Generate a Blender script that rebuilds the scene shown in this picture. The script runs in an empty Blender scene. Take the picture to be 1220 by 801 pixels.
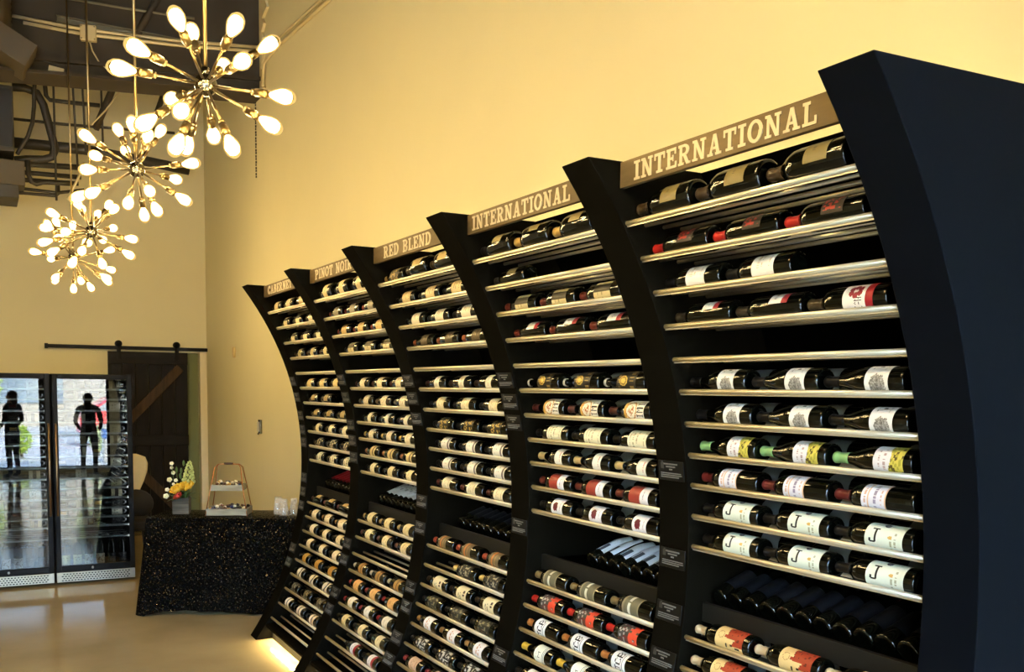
import bpy, bmesh, math, random
from mathutils import Vector, Matrix, Euler

random.seed(7)
SC = bpy.context.scene
COL = SC.collection
PI = math.pi

# ------------------------------------------------------------------ camera
cam_d = bpy.data.cameras.new('camera')
cam = bpy.data.objects.new('camera', cam_d)
COL.objects.link(cam)
SC.camera = cam
YAW, PITCH, ROLL = 0.496007948, -0.0813044983, 0.0104815432
FPX, SHIFT = 1169.49931, 160.035292
cy, sy, cp, sp = math.cos(YAW), math.sin(YAW), math.cos(PITCH), math.sin(PITCH)
fw = Vector((sy * cp, cy * cp, sp))
r0 = Vector((cy, -sy, 0))
u0 = r0.cross(fw)
rr = r0 * math.cos(ROLL) + u0 * math.sin(ROLL)
uu = rr.cross(fw)
mw = Matrix((rr, uu, -fw)).transposed().to_4x4()
mw.translation = Vector((-1.68958937, -1.45242837, 1.75334487))
cam.matrix_world = mw
cam_d.sensor_fit = 'HORIZONTAL'
cam_d.sensor_width = 36.0
cam_d.lens = FPX / 1220 * 36.0
cam_d.shift_y = SHIFT / 1220
cam_d.clip_start = 0.05
cam_d.clip_end = 300

# ------------------------------------------------------------------ sky, sun, exposure
world = bpy.data.worlds.new('world')
SC.world = world
world.use_nodes = True
wn = world.node_tree.nodes
bg = wn['Background']
sky = wn.new('ShaderNodeTexSky')
sky.sky_type = 'NISHITA'
sky.sun_disc = False
sky.sun_elevation = math.radians(48)
sky.sun_rotation = math.radians(20)
sky.air_density = 1.0
sky.dust_density = 1.5
world.node_tree.links.new(sky.outputs[0], bg.inputs[0])
bg.inputs[1].default_value = 12.0

sun_d = bpy.data.lights.new('sun', 'SUN')
sun_d.energy = 36.0
sun_d.angle = math.radians(0.6)
sun_d.color = (1.0, 0.95, 0.86)
sun = bpy.data.objects.new('sun', sun_d)
COL.objects.link(sun)
sun.location = (3, 10, 20)
sun.rotation_euler = Vector((0.25, 0.62, 0.95)).to_track_quat('Z', 'Y').to_euler()

# sky portals in the two shop-front openings (they only guide sampling, they emit nothing)
FRONT_Y = -4.2
def portal(x0, x1, z0, z1):
    d = bpy.data.lights.new('window_portal', 'AREA')
    d.shape = 'RECTANGLE'
    d.size, d.size_y = x1 - x0, z1 - z0
    d.cycles.is_portal = True
    o = bpy.data.objects.new('window_portal', d)
    COL.objects.link(o)
    o.location = ((x0 + x1) / 2, FRONT_Y - 0.12, (z0 + z1) / 2)
    o.rotation_euler = (PI / 2, 0, PI)
portal(-6.4, 0.62, 0.08, 3.1)

BULB_W = 15.0           # watts of every chandelier bulb
SC.view_settings.view_transform = 'Standard'
SC.view_settings.look = 'None'
SC.view_settings.exposure = 0.0
SC.view_settings.gamma = 1.0
SC.view_settings.use_curve_mapping = False
SC.cycles.max_bounces = 7
SC.cycles.diffuse_bounces = 3
SC.cycles.glossy_bounces = 4
SC.cycles.transmission_bounces = 4
SC.cycles.transparent_max_bounces = 16
SC.cycles.sample_clamp_indirect = 4.0
SC.cycles.caustics_reflective = False
SC.cycles.caustics_refractive = False
SC.cycles.use_denoising = True

# ------------------------------------------------------------------ helpers
def lin(c):
    return tuple(((v / 255) / 12.92 if v <= 10 else (((v / 255) + 0.055) / 1.055) ** 2.4) for v in c)

MATS = {}
def mat(name, col, rough=0.5, metal=0.0, spec=0.5, coat=0.0, emit=None, estr=0.0, noise=0.0, nscale=20.0, bump=0.0, bscale=60.0, trans=0.0, alpha=1.0):
    """principled material; col is sRGB 0-255; noise varies the colour, bump the relief, both procedurally"""
    if name in MATS:
        return MATS[name]
    m = bpy.data.materials.new(name)
    m.use_nodes = True
    nt = m.node_tree
    p = nt.nodes['Principled BSDF']
    c = lin(col) + (1,)
    p.inputs['Base Color'].default_value = c
    p.inputs['Roughness'].default_value = rough
    p.inputs['Metallic'].default_value = metal
    p.inputs['Specular IOR Level'].default_value = spec
    p.inputs['Coat Weight'].default_value = coat
    p.inputs['Coat Roughness'].default_value = 0.05
    p.inputs['Transmission Weight'].default_value = trans
    p.inputs['Alpha'].default_value = alpha
    if emit:
        p.inputs['Emission Color'].default_value = tuple(emit) + (1,)
        p.inputs['Emission Strength'].default_value = estr
    if noise or bump:
        tc = nt.nodes.new('ShaderNodeTexCoord')
    if noise:
        n = nt.nodes.new('ShaderNodeTexNoise')
        n.inputs['Scale'].default_value = nscale
        n.inputs['Detail'].default_value = 5
        mx = nt.nodes.new('ShaderNodeMix')
        mx.data_type = 'RGBA'
        mx.inputs[6].default_value = tuple(v * (1 - noise) for v in c[:3]) + (1,)
        mx.inputs[7].default_value = tuple(min(1, v * (1 + noise)) for v in c[:3]) + (1,)
        nt.links.new(tc.outputs['Object'], n.inputs['Vector'])
        nt.links.new(n.outputs['Fac'], mx.inputs[0])
        nt.links.new(mx.outputs[2], p.inputs['Base Color'])
    if bump:
        n2 = nt.nodes.new('ShaderNodeTexNoise')
        n2.inputs['Scale'].default_value = bscale
        n2.inputs['Detail'].default_value = 4
        b = nt.nodes.new('ShaderNodeBump')
        b.inputs['Strength'].default_value = bump
        b.inputs['Distance'].default_value = 0.01
        nt.links.new(tc.outputs['Object'], n2.inputs['Vector'])
        nt.links.new(n2.outputs['Fac'], b.inputs['Height'])
        nt.links.new(b.outputs['Normal'], p.inputs['Normal'])
    MATS[name] = m
    return m

class MB:
    """collects shapes into one mesh"""
    def __init__(s):
        s.v, s.f, s.mi, s.sm, s.mats = [], [], [], [], []
    def m(s, material):
        if material not in s.mats:
            s.mats.append(material)
        return s.mats.index(material)
    def add(s, vs, fs, material, M=None, smooth=False):
        k = len(s.v)
        i = s.m(material)
        for v in vs:
            v = Vector(v)
            s.v.append(M @ v if M else v)
        for f in fs:
            s.f.append([a + k for a in f]); s.mi.append(i); s.sm.append(smooth)
    def box(s, x0, x1, y0, y1, z0, z1, material, M=None):
        vs = [(x, y, z) for x in (x0, x1) for y in (y0, y1) for z in (z0, z1)]
        s.add(vs, [(0, 1, 3, 2), (4, 6, 7, 5), (0, 4, 5, 1), (2, 3, 7, 6), (0, 2, 6, 4), (1, 5, 7, 3)], material, M)
    def rbox(s, x0, x1, y0, y1, z0, z1, material, b=0.004, M=None):
        """box with chamfered edges"""
        bm = bmesh.new()
        vs = [bm.verts.new((x, y, z)) for x in (x0, x1) for y in (y0, y1) for z in (z0, z1)]
        for f in [(0, 1, 3, 2), (4, 6, 7, 5), (0, 4, 5, 1), (2, 3, 7, 6), (0, 2, 6, 4), (1, 5, 7, 3)]:
            bm.faces.new([vs[i] for i in f])
        bmesh.ops.bevel(bm, geom=bm.edges[:], offset=b, segments=2, profile=0.5, affect='EDGES')
        bm.verts.index_update()
        s.add([v.co.copy() for v in bm.verts], [[v.index for v in f.verts] for f in bm.faces], material, M)
        bm.free()
    def tube(s, pts, r, material, n=8, M=None, cap=True, closed=False):
        pts = [Vector(p) for p in pts]
        N = len(pts)
        rs = r if isinstance(r, (list, tuple)) else [r] * N
        vs, fs = [], []
        ref = None
        for i, p in enumerate(pts):
            if closed:
                t = pts[(i + 1) % N] - pts[i - 1]
            else:
                t = pts[min(i + 1, N - 1)] - pts[max(i - 1, 0)]
            t.normalize()
            if ref is None:
                a = Vector((0, 0, 1)) if abs(t.z) < 0.9 else Vector((1, 0, 0))
            else:
                a = ref
            e1 = (a - t * a.dot(t)).normalized()
            e2 = t.cross(e1)
            ref = e1
            for k in range(n):
                an = 2 * PI * k / n
                vs.append(p + (e1 * math.cos(an) + e2 * math.sin(an)) * rs[i])
        for i in range(N if closed else N - 1):
            j = (i + 1) % N
            for k in range(n):
                k2 = (k + 1) % n
                fs.append((i * n + k, i * n + k2, j * n + k2, j * n + k))
        s.add(vs, fs, material, M, True)
        if cap and not closed:
            s.add(vs[:n], [tuple(range(n))[::-1]], material, M)
            s.add(vs[-n:], [tuple(range(n))], material, M)
    def lathe(s, prof, material, n=16, M=None, smooth=True):
        vs, fs = [], []
        for (r, z) in prof:
            for k in range(n):
                a = 2 * PI * k / n
                vs.append((r * math.cos(a), r * math.sin(a), z))
        for i in range(len(prof) - 1):
            for k in range(n):
                k2 = (k + 1) % n
                fs.append((i * n + k, i * n + k2, (i + 1) * n + k2, (i + 1) * n + k))
        s.add(vs, fs, material, M, smooth)
    def prism(s, poly, d0, d1, material, axis='y', M=None):
        """extrudes a 2-D outline between d0 and d1 along an axis; outline is in the two other axes"""
        def P(a, b, d):
            return {'y': (a, d, b), 'x': (d, a, b), 'z': (a, b, d)}[axis]
        n = len(poly)
        vs = [P(a, b, d0) for a, b in poly] + [P(a, b, d1) for a, b in poly]
        fs = [tuple(range(n)), tuple(range(2 * n - 1, n - 1, -1))]
        fs += [(i, i + n, (i + 1) % n + n, (i + 1) % n) for i in range(n)]
        s.add(vs, fs, material, M)
    def ball(s, c, r, material, n=10, m=7, M=None):
        r = r if isinstance(r, (list, tuple)) else (r, r, r)
        vs, fs = [], []
        for i in range(m + 1):
            t = PI * i / m
            for k in range(n):
                a = 2 * PI * k / n
                vs.append((c[0] + r[0] * math.sin(t) * math.cos(a), c[1] + r[1] * math.sin(t) * math.sin(a), c[2] + r[2] * math.cos(t)))
        for i in range(m):
            for k in range(n):
                k2 = (k + 1) % n
                fs.append((i * n + k, (i + 1) * n + k, (i + 1) * n + k2, i * n + k2))
        s.add(vs, fs, material, M, True)
    def mesh(s, name, fix=True):
        me = bpy.data.meshes.new(name)
        me.from_pydata([tuple(v) for v in s.v], [], s.f)
        for m_ in s.mats:
            me.materials.append(m_)
        me.polygons.foreach_set('material_index', s.mi)
        me.polygons.foreach_set('use_smooth', s.sm)
        if fix:
            bm = bmesh.new()
            bm.from_mesh(me)
            bmesh.ops.remove_doubles(bm, verts=bm.verts[:], dist=1e-6)
            bmesh.ops.recalc_face_normals(bm, faces=bm.faces[:])
            bm.to_mesh(me)
            bm.free()
        me.update()
        return me
    def build(s, name, parent=None, loc=None, rot=None):
        return link(name, s.mesh(name), parent, loc, rot)

def link(name, data, parent=None, loc=None, rot=None):
    o = bpy.data.objects.new(name, data)
    COL.objects.link(o)
    if parent is not None:
        o.parent = parent
    if loc is not None:
        o.location = loc
    if rot is not None:
        o.rotation_euler = rot
    return o

def tag(o, label, cat, group=None):
    o['label'] = label
    o['category'] = cat
    if group:
        o['group'] = group
    return o

def empty(name, loc=(0, 0, 0), rot=(0, 0, 0), label=None, cat=None, group=None):
    o = link(name, None, None, loc, rot)
    o.empty_display_size = 0.1
    if label:
        tag(o, label, cat, group)
    return o

def struct(o):
    o['kind'] = 'structure'
    return o

def copy_tree(o, parent=None):
    c = o.copy()
    COL.objects.link(c)
    if parent is not None:
        c.parent = parent
        c.matrix_parent_inverse = o.matrix_parent_inverse
    for ch in o.children:
        copy_tree(ch, c)
    return c

# ------------------------------------------------------------------ materials
M_wall = mat('cream_wall_paint', (230, 218, 176), 0.75, noise=0.03, nscale=2.5, bump=0.06, bscale=90)
M_olive = mat('olive_wall_paint', (120, 122, 74), 0.7, noise=0.05, nscale=4)
M_black = mat('black_rack_paint', (12, 10, 6), 0.6, spec=0.008, bump=0.02, bscale=200)
M_navy = mat('dark_end_panel', (9, 12, 17), 0.55, spec=0.02, noise=0.15, nscale=6, bump=0.03, bscale=150)
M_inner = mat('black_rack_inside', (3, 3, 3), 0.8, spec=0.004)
M_lip = mat('dark_bin_lip', (24, 22, 18), 0.5, spec=0.2)
M_alu = mat('champagne_aluminium', (232, 222, 196), 0.37, metal=0.72, bump=0.02, bscale=300)
M_glass = mat('dark_bottle_glass', (4, 5, 3), 0.06, spec=0.36)
M_glass2 = mat('smoky_bottle_glass', (18, 15, 8), 0.09, spec=0.6)
M_steel = mat('brushed_nickel', (112, 104, 86), 0.22, metal=1.0)
M_chrome = mat('brass_nickel_arm', (140, 120, 82), 0.28, metal=1.0)
M_ceil = mat('dark_ceiling_paint', (52, 42, 24), 0.85, noise=0.2, nscale=3)
M_pipe = mat('dark_painted_pipe', (46, 40, 28), 0.6, noise=0.15, nscale=8)
M_conduit = mat('pale_painted_conduit', (214, 196, 150), 0.45, metal=0.2)
M_strut = mat('grey_strut', (120, 112, 88), 0.5, metal=0.4)
M_duct = mat('brown_grey_duct', (72, 61, 40), 0.6, noise=0.1, nscale=5)
M_white = mat('white_plastic', (236, 232, 222), 0.4)
M_blackmetal = mat('black_iron', (10, 9, 8), 0.5, spec=0.12)

def wood(name, c1, c2, axis=2, scale=14, rough=0.6):
    if name in MATS:
        return MATS[name]
    m = bpy.data.materials.new(name)
    m.use_nodes = True
    nt = m.node_tree
    p = nt.nodes['Principled BSDF']
    p.inputs['Roughness'].default_value = rough
    p.inputs['Specular IOR Level'].default_value = 0.12
    tc = nt.nodes.new('ShaderNodeTexCoord')
    mp = nt.nodes.new('ShaderNodeMapping')
    sc_ = [scale, scale, scale]
    sc_[axis] = scale * 0.12
    mp.inputs['Scale'].default_value = sc_
    n = nt.nodes.new('ShaderNodeTexNoise')
    n.inputs['Scale'].default_value = 2.2
    n.inputs['Detail'].default_value = 8
    n.inputs['Distortion'].default_value = 0.6
    rp = nt.nodes.new('ShaderNodeValToRGB')
    rp.color_ramp.elements[0].position = 0.32
    rp.color_ramp.elements[1].position = 0.68
    rp.color_ramp.elements[0].color = lin(c1) + (1,)
    rp.color_ramp.elements[1].color = lin(c2) + (1,)
    b = nt.nodes.new('ShaderNodeBump')
    b.inputs['Strength'].default_value = 0.25
    b.inputs['Distance'].default_value = 0.004
    L = nt.links.new
    L(tc.outputs['Object'], mp.inputs['Vector']); L(mp.outputs[0], n.inputs['Vector'])
    L(n.outputs['Fac'], rp.inputs[0]); L(rp.outputs[0], p.inputs['Base Color'])
    L(n.outputs['Fac'], b.inputs['Height']); L(b.outputs[0], p.inputs['Normal'])
    MATS[name] = m
    return m
M_barn = wood('dark_barn_wood', (11, 8, 5), (26, 19, 12), axis=2)
M_barn_h = wood('dark_barn_wood_rail', (12, 9, 6), (28, 21, 13), axis=0)
M_sign = wood('weathered_sign_board', (84, 68, 42), (112, 93, 60), axis=1, scale=10)
M_letter = mat('pale_sign_letter', (196, 178, 142), 0.6, noise=0.08, nscale=25)

def paper_mat():
    m = bpy.data.materials.new('printed_label_paper')
    m.use_nodes = True
    nt = m.node_tree
    p = nt.nodes['Principled BSDF']
    a = nt.nodes.new('ShaderNodeAttribute')
    a.attribute_name = 'print'
    nt.links.new(a.outputs['Color'], p.inputs['Base Color'])
    p.inputs['Roughness'].default_value = 0.5
    p.inputs['Specular IOR Level'].default_value = 0.3
    return m
M_paper = paper_mat()

def clear_mat(name, tint, refl_ior=1.5, rough=0.0, extra=0.0):
    """thin clear sheet: see-through with a fresnel mirror reflection"""
    m = bpy.data.materials.new(name)
    m.use_nodes = True
    nt = m.node_tree
    nt.nodes.remove(nt.nodes['Principled BSDF'])
    t = nt.nodes.new('ShaderNodeBsdfTransparent')
    t.inputs[0].default_value = tint + (1,)
    g = nt.nodes.new('ShaderNodeBsdfGlossy')
    g.inputs['Roughness'].default_value = rough
    f = nt.nodes.new('ShaderNodeFresnel')
    f.inputs['IOR'].default_value = refl_ior
    mx = nt.nodes.new('ShaderNodeMixShader')
    L = nt.links.new
    L(f.outputs[0], mx.inputs[0]); L(t.outputs[0], mx.inputs[1]); L(g.outputs[0], mx.inputs[2])
    L(mx.outputs[0], nt.nodes['Material Output'].inputs[0])
    return m
M_pane = clear_mat('fridge_door_glass', (0.62, 0.66, 0.68), 2.0)
M_window = clear_mat('shop_window_glass', (0.93, 0.95, 0.96), 1.35)
def bulb_mat():
    # lit amber lamp glass: clear in the middle, glowing softly towards the rim
    m = bpy.data.materials.new('amber_bulb_glass')
    m.use_nodes = True
    nt = m.node_tree
    nt.nodes.remove(nt.nodes['Principled BSDF'])
    t = nt.nodes.new('ShaderNodeBsdfTransparent'); t.inputs[0].default_value = (1.0, 0.93, 0.8, 1)
    e = nt.nodes.new('ShaderNodeEmission'); e.inputs[0].default_value = (1.0, 0.66, 0.22, 1); e.inputs[1].default_value = 1.1
    f = nt.nodes.new('ShaderNodeFresnel'); f.inputs['IOR'].default_value = 1.25
    mx = nt.nodes.new('ShaderNodeMixShader')
    L = nt.links.new
    L(f.outputs[0], mx.inputs[0]); L(t.outputs[0], mx.inputs[1]); L(e.outputs[0], mx.inputs[2])
    L(mx.outputs[0], nt.nodes['Material Output'].inputs[0])
    return m
M_bulb = bulb_mat()
M_cup = mat('clear_cup_plastic', (238, 234, 224), 0.12, alpha=0.22)
M_fil = mat('glowing_filament', (255, 220, 150), 0.5, emit=(1.0, 0.70, 0.27), estr=22.0)
M_led = mat('led_strip_glow', (255, 240, 190), 0.5, emit=(1.0, 0.78, 0.32), estr=24.0)

# ------------------------------------------------------------------ the room
XR, YB, XL, CZ = 0.8, 11.15, -7.0, 5.6
def floor_mat():
    m = bpy.data.materials.new('polished_concrete')
    m.use_nodes = True
    nt = m.node_tree
    p = nt.nodes['Principled BSDF']
    tc = nt.nodes.new('ShaderNodeTexCoord')
    n = nt.nodes.new('ShaderNodeTexNoise'); n.inputs['Scale'].default_value = 1.3; n.inputs['Detail'].default_value = 7
    n2 = nt.nodes.new('ShaderNodeTexNoise'); n2.inputs['Scale'].default_value = 14; n2.inputs['Detail'].default_value = 4
    rp = nt.nodes.new('ShaderNodeValToRGB')
    rp.color_ramp.elements[0].position = 0.3; rp.color_ramp.elements[1].position = 0.75
    rp.color_ramp.elements[0].color = lin((154, 137, 102)) + (1,)
    rp.color_ramp.elements[1].color = lin((180, 162, 125)) + (1,)
    rr_ = nt.nodes.new('ShaderNodeMapRange')
    rr_.inputs[3].default_value = 0.06; rr_.inputs[4].default_value = 0.13
    L = nt.links.new
    L(tc.outputs['Object'], n.inputs['Vector']); L(tc.outputs['Object'], n2.inputs['Vector'])
    L(n.outputs['Fac'], rp.inputs[0]); L(rp.outputs[0], p.inputs['Base Color'])
    L(n2.outputs['Fac'], rr_.inputs[0]); L(rr_.outputs[0], p.inputs['Roughness'])
    p.inputs['Specular IOR Level'].default_value = 0.5
    return m
M_floor = floor_mat()
b = MB(); b.box(XL - 0.2, XR + 0.2, FRONT_Y - 0.2, YB + 1.0, -0.15, 0, M_floor); struct(b.build('floor'))
b = MB(); b.box(XL - 0.2, XR + 0.2, FRONT_Y - 0.2, YB + 1.0, CZ, CZ + 0.2, M_ceil); struct(b.build('ceiling'))
b = MB(); b.box(XR, XR + 0.2, FRONT_Y - 0.2, YB + 1.0, 0, CZ, M_wall); struct(b.build('wall_right'))
b = MB(); b.box(XL - 0.2, XL, FRONT_Y - 0.2, YB + 1.0, 0, CZ, M_wall); struct(b.build('wall_left'))
DX0, DX1, DZ = -0.22, 0.715, 2.17
b = MB()
b.box(XL, DX0, YB, YB + 0.18, 0, CZ, M_wall); b.box(DX1, XR, YB, YB + 0.18, 0, CZ, M_wall); b.box(DX0, DX1, YB, YB + 0.18, DZ, CZ, M_wall)
struct(b.build('wall_back'))
b = MB(); b.rbox(DX0, DX1, YB + 0.11, YB + 0.15, 0.0, DZ, M_olive, 0.003)
for z0, z1 in ((0.25, 0.95), (1.15, 2.0)):
    b.rbox(DX0 + 0.12, DX1 - 0.12, YB + 0.10, YB + 0.115, z0, z1, M_olive, 0.004)
struct(b.build('door_1'))
M_trim = mat('pale_door_casing', (240, 224, 186), 0.6)
b = MB(); b.rbox(DX1, XR - 0.004, YB - 0.012, YB - 0.001, 0, DZ + 0.03, M_trim, 0.003); struct(b.build('trim_1'))
# shop front with two big panes
WX0, WX1, WZ0, WZ1 = -6.4, 0.62, 0.08, 3.1
b = MB()
b.box(XL, WX0, FRONT_Y - 0.2, FRONT_Y, 0, CZ, M_wall); b.box(WX1, XR, FRONT_Y - 0.2, FRONT_Y, 0, CZ, M_wall)
b.box(WX0, WX1, FRONT_Y - 0.2, FRONT_Y, 0, WZ0, M_wall); b.box(WX0, WX1, FRONT_Y - 0.2, FRONT_Y, WZ1, CZ, M_wall)
struct(b.build('wall_front'))
M_frame = mat('dark_window_frame', (26, 26, 28), 0.4, metal=0.4)
edges = [WX0, -4.6, -2.85, -0.62, WX1]
for i in range(4):
    b = MB()
    x0, x1 = edges[i], edges[i + 1]
    for a0, a1, c0, c1 in ((x0, x0 + 0.05, WZ0, WZ1), (x1 - 0.05, x1, WZ0, WZ1), (x0, x1, WZ0, WZ0 + 0.06), (x0, x1, WZ1 - 0.06, WZ1), (x0, x1, 2.25, 2.30)):
        b.box(a0, a1, FRONT_Y - 0.13, FRONT_Y - 0.07, c0, c1, M_frame)
    w = struct(b.build('window_%d' % (i + 1)))
    g = MB(); g.box(x0 + 0.04, x1 - 0.04, FRONT_Y - 0.102, FRONT_Y - 0.098, WZ0 + 0.04, WZ1 - 0.04, M_window)
    g.build('pane', w)

# ---- big dark girder below the ceiling, with the conduits strapped to its face
A2, B2 = Vector((0.8, 8.3, 0)), Vector((-7.0, 10.07, 0))
bd = (B2 - A2).normalized(); bn = Vector((-bd.y, bd.x, 0))
if bn.y > 0: bn = -bn           # towards the camera
b = MB()
def beam_part(o0, o1, z0, z1, m):
    c = [A2 + bn * o0, B2 + bn * o0, B2 + bn * o1, A2 + bn * o1]
    b.prism([(p.x, p.y) for p in c], z0, z1, m, 'z')
beam_part(0, -0.30, 4.57, CZ, M_ceil)
girder = b.build('ceiling_girder')
tag(girder, 'deep dark brown girder crossing the room under the ceiling', 'girder')
b = MB(); beam_part(0.10, -0.02, 4.57, 4.60, M_ceil); b.build('flange', girder)
b = MB(); beam_part(0.05, 0.0, 4.70, 4.735, M_ceil); b.build('ledge', girder)
# torn drywall lip where the girder meets the right wall
b = MB()
poly = [(8.30, 4.60), (8.16, 4.61), (8.22, 4.68), (8.18, 4.74), (8.24, 4.80), (8.20, 4.93), (8.23, 5.02), (8.17, 5.08), (8.22, 5.14), (8.14, 5.2), (8.20, 5.26), (8.02, 5.31), (8.06, 5.36), (8.0, 5.6), (8.3, 5.6)]
b.prism(poly, 0.772, 0.799, mat('torn_drywall', (214, 196, 150), 0.8, noise=0.1), 'x')
o = b.build('drywall_edge'); struct(o); o.name = 'trim_2'

def pipe(name, pts, r, m, label, cat, n=8, group=None):
    q = MB(); q.tube(pts, r, m, n)
    return tag(q.build(name), label, cat, group)
off = bn * 0.035
def onb(x, z): 
    t = (x - A2.x) / (B2.x - A2.x)
    p = A2.lerp(B2, t) + off
    return (p.x, p.y, z)
pipe('conduit', [onb(-1.33, 5.07), onb(-0.79, 5.015), onb(0.0, 4.995), onb(0.76, 5.01)], 0.0165, M_conduit, 'upper of two pale conduits running across the dark girder through the box', 'conduit')
pipe('conduit', [onb(-1.24, 5.02), onb(-0.79, 4.975), onb(0.0, 4.955), onb(0.70, 4.97), (0.775, 8.1, 4.95)], 0.0165, M_conduit, 'lower of two pale conduits running across the dark girder', 'conduit')
pipe('conduit', [(0.775, 8.19, 4.62), (0.775, 8.12, 4.83), (0.775, 7.73, 4.845), (0.775, 7.31, 4.82), (0.775, 6.14, 4.75), (0.775, 5.0, 4.68)], 0.0165, M_conduit, 'pale conduit running along the right wall and bending down at the girder', 'conduit')
pipe('conduit', [(0.775, 8.02, 4.93), (0.775, 7.66, 4.90), (0.775, 6.2, 4.81), (0.775, 5.0, 4.735)], 0.013, M_conduit, 'thinner upper conduit on the right wall above the bent one', 'conduit')
# junction box
Mb = Matrix(((bd.x * -1, bn.x, 0, 0), (bd.y * -1, bn.y, 0, 0), (0, 0, 1, 0), (0, 0, 0, 1)))
pb = onb(-0.71, 4.98)
jb = empty('junction_box', pb, label='square pale junction box on the conduits of the dark girder', cat='junction box')
b = MB(); b.rbox(-0.07, 0.07, -0.03, 0.035, -0.07, 0.07, M_conduit, 0.008, Mb); b.build('box', jb)
b = MB()
for sx in (-0.055, 0.055):
    for sz in (-0.055, 0.055):
        b.tube([Mb @ Vector((sx, 0.034, sz)), Mb @ Vector((sx, 0.039, sz))], 0.006, M_strut, 6)
o = b.build('screw', jb); o['kind'] = 'stuff'
pipe('cable', [onb(-0.70, 4.91), onb(-0.68, 4.83), onb(-0.63, 4.74), onb(-0.54, 4.66), (-0.42, 8.5, 4.60)], 0.007, M_conduit, 'pale cable curving down from the junction box', 'cable')
# strut channel
b = MB()
p0, p1 = Vector(onb(-0.97, 5.085)), Vector(onb(0.25, 4.965))
for dz, hh in ((0.0, 0.03),):
    d = (p1 - p0).normalized(); up = Vector((0, 0, 1))
    for z0, z1, o0, o1 in ((-0.03, 0.03, -0.03, -0.022), (0.024, 0.03, -0.03, 0.02), (-0.03, -0.024, -0.03, 0.02)):
        c = []
        for pp in (p0, p1):
            for o_ in (o0, o1):
                for z_ in (z0, z1):
                    c.append(pp + bn * o_ + up * z_)
        b.add(c, [(0, 1, 3, 2), (4, 6, 7, 5), (0, 4, 5, 1), (2, 3, 7, 6), (0, 2, 6, 4), (1, 5, 7, 3)], M_strut)
tag(b.build('strut_channel'), 'grey steel strut channel on the girder behind the junction box', 'channel')
pipe('conduit', [onb(-0.9, 5.275), onb(-0.39, 5.24), onb(0.2, 5.215)], 0.012, M_strut, 'grey conduit at the top edge of the photo on the girder', 'conduit')
b = MB(); p = onb(-0.98, 4.62); b.rbox(-0.065, 0.065, 0.02, 0.035, -0.028, 0.028, M_conduit, 0.003, Matrix.Translation(p) @ Mb @ Matrix.Rotation(0.18, 4, 'Y'))
tag(b.build('girder_label'), 'small pale tag on the lower edge of the dark girder', 'tag')
# diagonal brace hanging from the ceiling on the girder, left of the front chandelier rod
b = MB(); b.tube([onb(-0.12, 5.36), onb(-0.30, 5.02)], 0.035, M_ceil, 4)
tag(b.build('girder_brace'), 'short diagonal brown brace on the girder above the strut channel', 'brace')
# spiral duct at the very left
dk = empty('spiral_duct', (-1.62, 8.6, 4.6), label='round ribbed duct with a square boot at the upper left edge', cat='duct')
b = MB()
prof = []
for i in range(41):
    z = i * 0.025
    prof.append((0.27 + (0.006 if i % 2 else 0.0), z))
b.lathe(prof, M_duct, 24)
b.build('duct_pipe', dk, loc=(0, 0, 0.22))
b = MB(); b.rbox(-0.3, 0.42, -0.25, 0.25, -0.02, 0.20, M_duct, 0.006, Matrix.Rotation(0.5, 4, 'Y'))
b.build('duct_boot', dk, loc=(0, 0, 0.15))

# ---- pipes and plant between the girder and the back wall
Y0 = 10.0
def yz(pts, dy=0): return [(x, Y0 + dy, z) for x, z in pts]
pipe('insulated_pipe', yz([(-1.312, 4.772), (-1.194, 4.78), (-1.09, 4.75), (-1.03, 4.64), (-0.985, 4.45), (-0.945, 4.28), (-0.93, 4.2), (-0.961, 4.12), (-1.04, 4.085), (-1.2, 4.07), (-1.31, 4.045)]), 0.040, M_pipe, 'thick dark pipe bent into a rounded loop at the left under the girder', 'pipe', 10)
pipe('flexible_cable', yz([(-1.09, 5.0), (-1.106, 4.877), (-1.118, 4.7), (-1.122, 4.581), (-1.14, 4.42), (-1.185, 4.28), (-1.289, 4.089)], -0.1), 0.020, M_pipe, 'dark flexible cable sagging in front of the looped pipe', 'cable')
pipe('dark_pipe', yz([(-1.312, 4.504), (-0.808, 4.515), (-0.106, 4.549), (0.3, 4.57)], 0.2), 0.015, M_pipe, 'thin dark pipe running level halfway down the plant', 'pipe')
pipe('dark_pipe', yz([(-1.312, 4.244), (-0.653, 4.255), (-0.06, 4.21), (0.43, 4.16)], 0.1), 0.055, M_pipe, 'thickest dark pipe running level behind the looped pipe', 'pipe', 10)
pipe('dark_pipe', yz([(-1.5, 4.03), (-1.213, 4.048), (-0.66, 4.074)], 0.15), 0.030, M_pipe, 'dark pipe under the loop, first of the lower stack', 'pipe')
pipe('dark_pipe', yz([(-1.5, 3.94), (-1.177, 3.951), (-0.68, 3.961)], 0.1), 0.024, M_pipe, 'dark pipe under the loop, second of the lower stack', 'pipe')
pipe('dark_pipe', yz([(-1.5, 3.88), (-1.179, 3.891), (-0.70, 3.907)], 0.18), 0.024, M_pipe, 'dark pipe under the loop, third of the lower stack', 'pipe')
pipe('dark_pipe', yz([(-1.5, 3.775), (-0.923, 3.757), (-0.66, 3.815)], 0.0), 0.017, M_pipe, 'thin dark pipe near the bottom of the plant, rising at its end', 'pipe')
pipe('dark_pipe', yz([(-1.5, 3.727), (-0.93, 3.735), (-0.905, 3.76), (-0.905, 3.86)], 0.05), 0.016, M_pipe, 'lowest thin dark pipe, turned up at its right end', 'pipe')
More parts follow.
